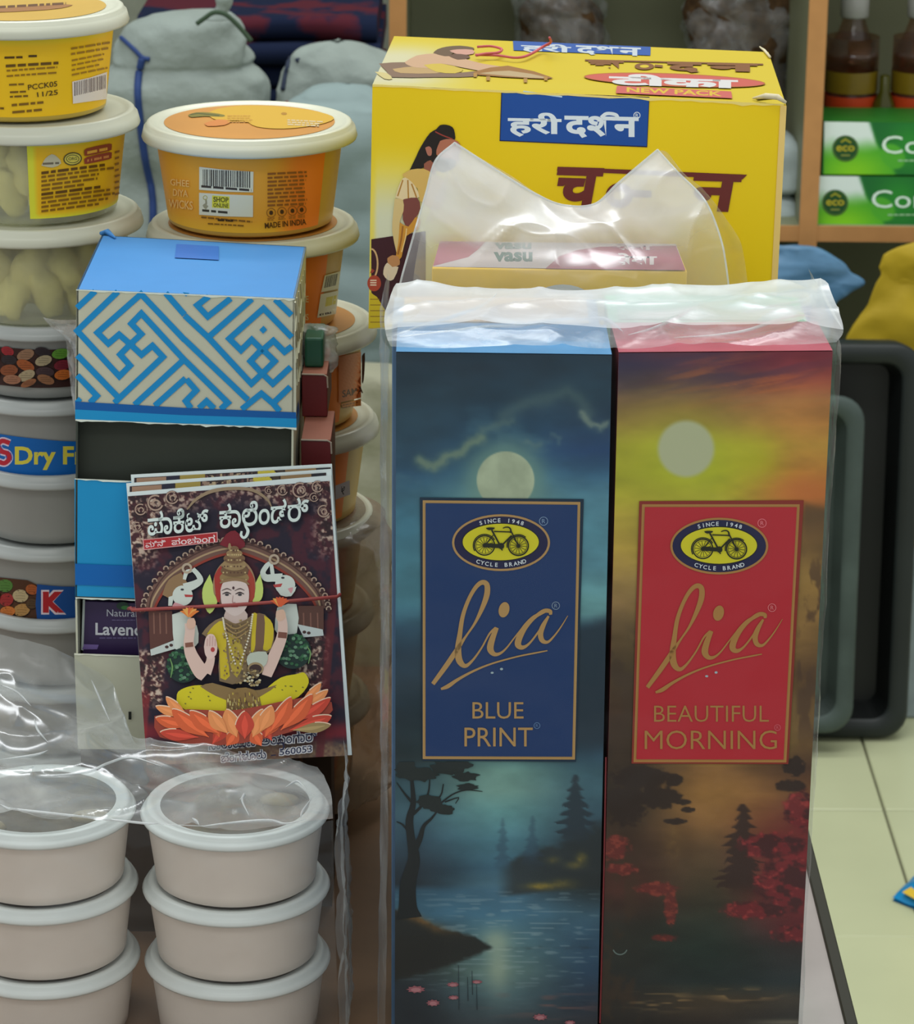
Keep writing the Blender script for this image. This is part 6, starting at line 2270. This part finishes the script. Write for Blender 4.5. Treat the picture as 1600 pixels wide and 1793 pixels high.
def nuts(p, pts, c0):
    rr = random.Random(c0)
    for x, y, rx, ry, c_ in pts:
        p.ell(x, y + 6, rx * 1.05, ry * 1.05, (34, 20, 18), rr.uniform(-20, 20), 14)
        p.ell(x, y, rx, ry, c_, rr.uniform(-25, 25), 14)
        for k in range(3):
            p.line([(x - rx * 0.6, y - ry * 0.4 + k * ry * 0.4), (x, y - ry * 0.5 + k * ry * 0.45), (x + rx * 0.6, y - ry * 0.35 + k * ry * 0.4)], 4, tuple(int(v * 0.75) for v in c_))


t, cone = dt[0]
p = Print(cone, base=0.0005, g=GF * 0.9).at((0, 380), 3.81)
p.poly([(-240, 850), (0, 868), (240, 885), (480, 880), (700, 860), (690, 1090), (480, 1130), (240, 1140), (0, 1120), (-240, 1085)], (52, 28, 26), 3)
NC = [(50, 895, 44, 30, (150, 40, 48)), (170, 920, 60, 36, (142, 108, 84)), (285, 900, 56, 30, (44, 34, 40)), (405, 912, 60, 34, (90, 140, 50)), (60, 952, 52, 32, (44, 38, 42)), (290, 958, 58, 34, (160, 146, 116)),
      (60, 1022, 60, 38, (132, 74, 46)), (170, 990, 64, 34, (152, 82, 44)), (300, 1034, 62, 34, (66, 48, 52)), (416, 988, 58, 34, (112, 34, 46)), (175, 1058, 62, 34, (164, 148, 118)), (420, 1052, 58, 34, (182, 98, 40)),
      (305, 1084, 60, 30, (140, 96, 66)), (80, 1084, 60, 32, (150, 104, 80)), (190, 1108, 56, 22, (140, 90, 60)), (-60, 940, 50, 34, (132, 80, 50)), (-60, 1040, 54, 34, (164, 148, 118)), (520, 940, 50, 34, (150, 120, 80)), (530, 1030, 50, 34, (130, 50, 40))]
nuts(p, NC, 2)
p.build('printed_band', t)
t, cone = dt[1]
p = Print(cone, base=0.0005, g=GF * 0.95)
p.poly([(-60, 748), (0, 760), (60, 768), (130, 773), (190, 768), (230, 760), (228, 828), (190, 840), (130, 845), (60, 842), (0, 830), (-60, 815)], (8, 92, 168), 3)
for wd, c_ in ((13, (206, 190, 206)), (8, (176, 34, 52))):
    p.line([(17, 776), (4, 772), (-4, 780), (2, 790), (13, 794), (16, 803), (8, 811), (-4, 808)], wd, c_, 4)
p.text('Dry Fruits', (26, 782), (212, 781), (212, 823), (26, 823), (206, 196, 70), 0.03)
p.build('printed_band', t)
t, cone = dt[3]
p = Print(cone, base=0.0005, g=GF * 0.95)
p.poly([(-60, 998), (0, 1011), (65, 1024), (64, 1085), (0, 1073), (-60, 1058)], (74, 48, 34), 3)
p.at((0, 780), 4.48)
nuts(p, [(40, 1100, 60, 50, (76, 120, 56)), (160, 1180, 62, 50, (176, 160, 124)), (50, 1210, 56, 50, (150, 46, 48)), (250, 1130, 50, 40, (160, 86, 46)), (170, 1290, 66, 48, (168, 128, 76)), (60, 1300, 60, 40, (190, 110, 50)), (250, 1240, 44, 40, (80, 62, 44)), (-60, 1180, 60, 50, (150, 110, 80))], 3)
p.at((0, 0), 1)
p.poly([(65, 1023), (110, 1027), (160, 1026), (220, 1016), (216, 1078), (160, 1088), (110, 1089), (65, 1086)], (22, 72, 138), 2)
p.textbox('K', 72, 1033, 116, 1076, (210, 196, 206), 0.10)
p.textbox('K', 75, 1036, 113, 1073, (166, 36, 44), 0.06)
p.build('printed_band', t)

lab_l = ['yellow labelled tub at the top left corner, with batch number and barcode', 'tub with a yellow text label and cream wicks showing, under the top left one', 'clear tub full of cream wicks, on top of the nut printed tub']
G3 = 'yellow tubs in the left stack'
wick_m = mat('cream_wick', (212, 204, 132), 0.8, 1.5, 0.2, 0.12, 30)
wick_me = None
wt = 'wick'
for i, (px, py) in enumerate(((35, 40), (56, 215), (64, 385))):
    z = DH * 7 + OH * (2 - i)
    xx = atY(px, py, OY).x
    m_b = mat('yellow_tub_body', (226, 196, 90), 0.4, 1.1, 0.4, 0.06, 40) if i == 0 else clear_b
    t, lid = make_tub('plastic_tub', (xx, OY, z), OH, OR_, ORT, ORB, OSK, m_b, lid_m, lab_l[i], G3)
    cone = Cone(xx, OY, z + 0.0012, ORB, z + OH - OSK + 0.002, ORT)
    lp = Plane((0, 0, z + OH - 0.0009), (0, 0, 1))
    if i == 0:
        mb = MB()
        mb.lathe(xx, OY, [(OR_ * 0.79, z + OH - 0.00075), (OR_ * 0.4, z + OH - 0.0007), (0.0002, z + OH - 0.0007)], 56, False)
        mb.build('lid_print', mat('yellow_lid_print', (244, 200, 96), 0.35, 0.85, 0.4, 0.05, 40), lid, True)
        p = Print(Plane(lp.p + Vector((0, 0, 0.0002)), (0, 0, 1)), g=GT, base=0.0002, step=0.00002).at((0, 0), 3.81)
        p.poly([(-100, 62), (430, 28), (456, 44), (300, 66), (-100, 84)], (190, 134, 84), 2)
        p.dashes(-20, 40, 440, 1, 10, 16, (120, 80, 50), -0.055, 3, 0)
        p.build('lid_art', t)
        patch(t, cone, z + 0.0028, z + OH - OSK + 0.001, math.radians(-182), math.radians(-4), lambda px, py, u, v: over(np.zeros(px.shape + (3,)) + np.array([226, 182, 26]), (206, 206, 60), sm(0.10, 0.03, v)), 'wrap_label')
        p = Print(cone, base=0.0006).at((0, 0), 3.81)
        TB = (112, 84, 20)
        p.dashes(30, 378, 150, 1, 10, 14, (80, 56, 16), -0.03, 1, 0)
        p.dashes(190, 368, 246, 1, 10, 14, (70, 50, 20), -0.03, 2, 0)
        p.dashes(38, 432, 390, 1, 20, 18, (96, 70, 20), -0.06, 3, 0)
        p.dashes(44, 466, 390, 2, 36, 12, (140, 104, 24), -0.07, 4, 0.1)
        p.dashes(60, 560, 160, 1, 10, 12, (120, 90, 24), -0.05, 5, 0)
        p.dashes(66, 610, 190, 2, 30, 12, (110, 80, 22), -0.05, 6, 0.1)
        p.dashes(78, 694, 290, 1, 10, 16, (120, 88, 22), -0.09, 7, 0)
        p.dashes(82, 742, 280, 1, 10, 16, (120, 88, 22), -0.09, 8, 0)
        p.dashes(475, 318, 750, 2, 36, 14, (150, 112, 30), -0.16, 9, 0.1)
        p.dashes(480, 398, 740, 4, 32, 12, (150, 112, 30), -0.2, 10, 0.3)
        p.dashes(0, 716, 26, 1, 10, 14, (110, 80, 20), 0, 11, 0)
        p.text('PCCK05', (185, 566), (382, 540), (382, 576), (188, 602), (74, 54, 20), 0.01)
        p.text('11/25', (246, 616), (386, 598), (386, 632), (250, 648), (74, 54, 20), 0.01)
        p.poly([(482, 545), (600, 518), (714, 480), (712, 660), (600, 676), (487, 692)], (212, 204, 196))
        p.bars(496, 548, 706, 640, (96, 84, 86), -0.24, 6, 24)
        p.build('label_print', t)
    else:
        rr = random.Random(20 + i)
        for k in range(22 if i == 2 else 18):
            a = -PI * (k + 0.5) / 11 if k < 11 else 2 * PI * rr.random()
            lvl = 0 if k < 11 else 1
            rr_ = (ORB - 0.0105) if k < 11 else rr.uniform(0.006, 0.021)
            zc = z + 0.013 + (0.011 * (k % 2) if k < 11 else rr.uniform(0.0, 0.012))
            if wick_me is None:
                mb = MB()
                n, m2 = 12, 8
                vs, fs = [], []
                for ii in range(m2 + 1):
                    th = PI * ii / m2
                    for jj in range(n):
                        ph = 2 * PI * jj / n
                        q = Vector((math.sin(th) * math.cos(ph) * 0.0078, math.sin(th) * math.sin(ph) * 0.0072, math.cos(th) * 0.0135))
                        q *= 1 + 0.42 * noise.noise(q * 190)
                        vs.append(q)
                for ii in range(m2):
                    for jj in range(n):
                        fs.append((ii * n + jj, ii * n + (jj + 1) % n, (ii + 1) * n + (jj + 1) % n, (ii + 1) * n + jj))
                mb.add(vs, fs)
                wo = mb.build('wick', wick_m, None, True)
                wo.parent = t
                wick_me = wo.data
            else:
                wo = bpy.data.objects.new('wick', wick_me)
                COL.objects.link(wo)
                wo.parent = t
            wo.location = (rr_ * math.cos(a), rr_ * math.sin(a), zc - z)
            wo.rotation_euler = (rr.uniform(-0.5, 0.5), rr.uniform(-0.5, 0.5), rr.uniform(0, 6))
        if i == 1:
            aa = [math.atan2(q.y - OY, q.x - xx) for q in (cone.pt(50, 320), cone.pt(222, 300))]
            patch(t, cone, z + 0.0035, z + OH - OSK - 0.0002, aa[0], aa[1], lambda px, py, u, v: over(np.zeros(px.shape + (3,)) + np.array([222, 176, 30]), (206, 206, 56), np.maximum(sm(0.07, 0.03, u), np.maximum(sm(0.92, 0.97, v), sm(0.08, 0.03, v)))), 'yellow_label')
            p = Print(cone, base=0.0006).at((0, 0), 3.81)
            p.poly([(276, 1105), (300, 1060), (345, 1028), (385, 1050), (408, 1090), (350, 1118)], (186, 180, 150), 2)
            p.dashes(285, 1086, 400, 1, 10, 14, (110, 100, 80), -0.05, 2, 0)
            p.ell(485, 1060, 62, 44, (80, 74, 40), -6)
            p.ell(485, 1060, 54, 36, (206, 190, 80), -6)
            p.ring(485, 1060, 42, 26, 5, (80, 80, 40), 20)
            p.textbox('ORG', 456, 1050, 514, 1070, (80, 80, 40), 0.02, -0.05)
            p.poly([(562, 1012), (580, 990), (730, 958), (746, 970), (744, 990), (730, 1006), (580, 1040), (564, 1030)], (140, 66, 40), 2)
            p.poly([(562, 1068), (580, 1048), (730, 1014), (746, 1026), (744, 1046), (730, 1062), (580, 1094), (564, 1086)], (140, 62, 44), 2)
            p.dashes(582, 1010, 730, 1, 10, 18, (214, 160, 60), -0.2, 3, 0)
            p.dashes(582, 1064, 730, 1, 10, 16, (196, 130, 70), -0.2, 4, 0)
            for k in range(10):
                y = 1146 + k * 28.5
                p.dashes(276, y, (700, 760, 660, 650, 560, 670, 745, 765, 720, 660)[k], 1, 10, 15 if k not in (0, 5) else 18, (96, 66, 18) if k in (0, 5) else (128, 92, 24), -0.13, 30 + k, 0)
            p.dashes(768, 1010, 800, 8, 40, 14, (140, 96, 28), -0.3, 44, 0.2)
            p.build('label_print', t)
mb = MB()
P = [atY(x, y, 1.252) for x, y in smooth_pts([(74, 560), (86, 572), (104, 566), (130, 574)], 4)]
net = [[at(76, 556, 1.262), at(100, 560, 1.258), at(134, 560, 1.252)], [at(92, 574, 1.268), at(112, 580, 1.262), at(136, 580, 1.254)], [at(114, 592, 1.272), at(124, 620, 1.268), at(138, 640, 1.258)], [at(120, 640, 1.276), at(128, 700, 1.27), at(140, 760, 1.262)]]
mb.grid(sheet(net, 30, 40, 0.0016, 4, 90, 0.001))
o = mb.build('clear_wrap', film('scrap_wrap', 0.25, 0.4, 0.2, (0.94, 0.96, 0.96), 80, 1.2), None, True)
tag(o, 'twist of clear wrap sticking out between the left tubs and fret carton', 'wrap')

# ------------------------------------------------------------------ front tubs in the clear bag
TH_, TR_, TRT, TRB, TSK = 0.0326, 0.0378, 0.0356, 0.0322, 0.0052
body_p = mat('frosted_pink_grey_tub', (186, 178, 170), 0.4, 1.95, 0.4, 0.07, 26)
lid_g = mat('white_lid', (214, 220, 218), 0.3, 1.35, 0.5, 0.03, 30)
win = film('clear_lid_panel', 0.20, 0.2, 0.12, (0.9, 0.92, 0.9), 30, 1.4, (0.72, 0.74, 0.72))
FY = 1.1075
xl_, xr_ = atY(76, 1500, FY).x, atY(413, 1500, FY).x
G4 = 'white lidded tubs in the front bag'
pos = ['top', 'middle', 'bottom']
base = None
for cx_, side in ((xl_, 'left'), (xr_, 'right')):
    for i in range(3):
        z = TH_ * (2 - i)
        lab = 'white lidded frosted tub in the front bag, %s of the %s' % (pos[i], 'pile under the white carton' if side == 'left' else 'pile below the calendars')
        if base is None:
            t, lid = make_tub('frosted_tub', (cx_, FY, z), TH_, TR_, TRT, TRB, TSK, body_p, lid_g, lab, G4, window=win)
            base = t
            mb = MB()
            mb.lathe(cx_, FY, [(TRT * 0.93, z + TH_ - 0.007), (TRT * 0.5, z + TH_ - 0.0055), (0.0002, z + TH_ - 0.0062)], 40, False)
            mb.build('filling', mat('grey_brown_filling', (132, 120, 104), 0.8, 0.9, 0.2, 0.5, 90), t, True)
        else:
            t = clone(base, (cx_, FY, z), lab, G4)
        if i == 0:
            for (u, v_) in (((0.0205, -0.006), (-0.020, -0.016)) if side == 'left' else ((0.017, 0.012),)):
                mb = MB()
                zc = z + TH_ - 0.0052
                vs, fs = [], []
                for ii in range(7):
                    th = PI * ii / 6
                    for jj in range(10):
                        ph = 2 * PI * jj / 10
                        vs.append((cx_ + u + math.sin(th) * math.cos(ph) * 0.0085, FY + v_ + math.sin(th) * math.sin(ph) * 0.005, zc + math.cos(th) * 0.0028))
                for ii in range(6):
                    for jj in range(10):
                        fs.append((ii * 10 + jj, ii * 10 + (jj + 1) % 10, (ii + 1) * 10 + (jj + 1) % 10, (ii + 1) * 10 + jj))
                mb.add(vs, fs)
                own(mb.build('nut', mat('cream_nut', (206, 188, 150), 0.6, 1.0, 0.2, 0.1, 60), t, True))
t = thing('plastic_bag', (-0.125, 1.10, 0.0), 'clear plastic bag holding the white lidded tubs in front, its mouth gathered at the left', 'bag')
fb = film('front_bag_top', 0.20, 0.42, 0.22, (0.95, 0.97, 0.97), 26, 1.0, (0.72, 0.75, 0.74), 0.10)
fb2 = film('front_bag_side', 0.03, 0.06, 0.10, (0.97, 0.98, 0.98), 24, 0.6)
X0 = [-60, 10, 80, 145, 196, 224, 270, 345, 455, 556]
X1 = [-60, 20, 92, 156, 212, 246, 292, 362, 464, 570]
X2 = [-60, 26, 95, 160, 216, 252, 302, 372, 472, 580]
X3 = [-60, 30, 95, 160, 222, 264, 312, 384, 482, 583]
net = [
    [at(x, y, d) for x, y, d in zip(X0, [1102, 1118, 1142, 1166, 1198, 1284, 1300, 1312, 1330, 1346], [1.176, 1.178, 1.179, 1.179, 1.177, 1.140, 1.130, 1.128, 1.128, 1.128])],
    [at(x, y, d) for x, y, d in zip(X1, [1200, 1210, 1226, 1246, 1268, 1318, 1326, 1336, 1352, 1366], [1.160, 1.160, 1.160, 1.158, 1.152, 1.128, 1.124, 1.122, 1.120, 1.116])],
    [at(x, y, d) for x, y, d in zip(X2, [1312, 1316, 1322, 1330, 1344, 1362, 1372, 1380, 1388, 1394], [1.120, 1.120, 1.120, 1.118, 1.115, 1.105, 1.100, 1.098, 1.098, 1.098])],
    [at(x, y, d) for x, y, d in zip(X3, [1424, 1430, 1438, 1441, 1442, 1443, 1447, 1456, 1450, 1436], [1.0615, 1.0605, 1.0595, 1.0595, 1.0600, 1.0605, 1.0600, 1.0595, 1.0595, 1.062])],
]
mb = MB()
G_ = sheet(net, 150, 110, 0.0017, 21, 34, 0.0020, Vector((0, -0.4, 1)))
mb.grid(G_)
mb.build('bag_top', fb, t, True)
mb = MB()
rows = []
for k, (y, xr2) in enumerate(((1442, 583), (1480, 584), (1560, 585), (1650, 588), (1740, 591), (1800, 592), (1870, 592))):
    row = []
    for s in range(10):
        x = -60 + (xr2 + 60) * s / 9
        row.append(at(x, y if k else net[3][s].z and y, 1.0592 - 0.0006 * math.sin(s * 1.9 + k)))
    if k == 0:
        row = [Vector(p) for p in net[3]]
    rows.append(row)
mb.grid(sheet(rows, 90, 60, 0.0008, 23, 40, 0.0004))
mb.build('bag_front', fb2, t, True)
mb = MB()
rws = []
for k, row in enumerate(rows):
    f = row[-1]
    rws.append([f, f + Vector((0.0012, 0.02, 0.001)), f + Vector((0.0016, 0.045, 0.002)), Vector((f.x + 0.0008, 1.1395, f.z + 0.002))])
mb.grid(sheet(rws, 24, 60, 0.0012, 27, 50, 0.001, Vector((1, 0, 0))))
mb.build('bag_side', fb, t, True)
mb = MB()
for pts in ([(0, 1408), (40, 1430), (66, 1442), (130, 1440), (220, 1443), (278, 1442)], [(278, 1442), (310, 1450), (336, 1456), (350, 1448), (410, 1440), (470, 1436), (500, 1442), (536, 1434)],
            [(82, 1358), (150, 1352), (190, 1336), (230, 1326), (284, 1342)], [(0, 1330), (60, 1322), (84, 1314)], [(60, 1258), (66, 1278), (84, 1300)], [(0, 1198), (30, 1212), (54, 1236)],
            [(420, 1400), (428, 1390), (424, 1402), (436, 1428)], [(336, 1432), (346, 1440), (352, 1456)], [(500, 1378), (520, 1368), (536, 1382)], [(545, 1398), (530, 1420), (526, 1432)], [(160, 1190), (176, 1226), (192, 1262)]):
    P = []
    for x, y in smooth_pts(pts, 6):
        t2 = BVHTree.FromPolygons([p for r_ in G_ for p in r_], [(i * len(G_[0]) + j, i * len(G_[0]) + j + 1, (i + 1) * len(G_[0]) + j + 1, (i + 1) * len(G_[0]) + j) for i in range(len(G_) - 1) for j in range(len(G_[0]) - 1)]) if 'BT' not in globals() else BT
        BT = t2
        d = ray(x, y)
        h = BT.ray_cast(CAM, d)
        if h[0] is not None:
            P.append(h[0] - d * 0.0004)
    n = len(P)
    if n > 2:
        mb.tube(P, [0.00008 + 0.00045 * math.sin(PI * k / (n - 1)) for k in range(n)], 6)
mb.build('crease', film('crease_film', 0.55, 0.3, 0.15, (0.97, 0.98, 1.0), 50, 2.0), t, True)['kind'] = 'stuff'
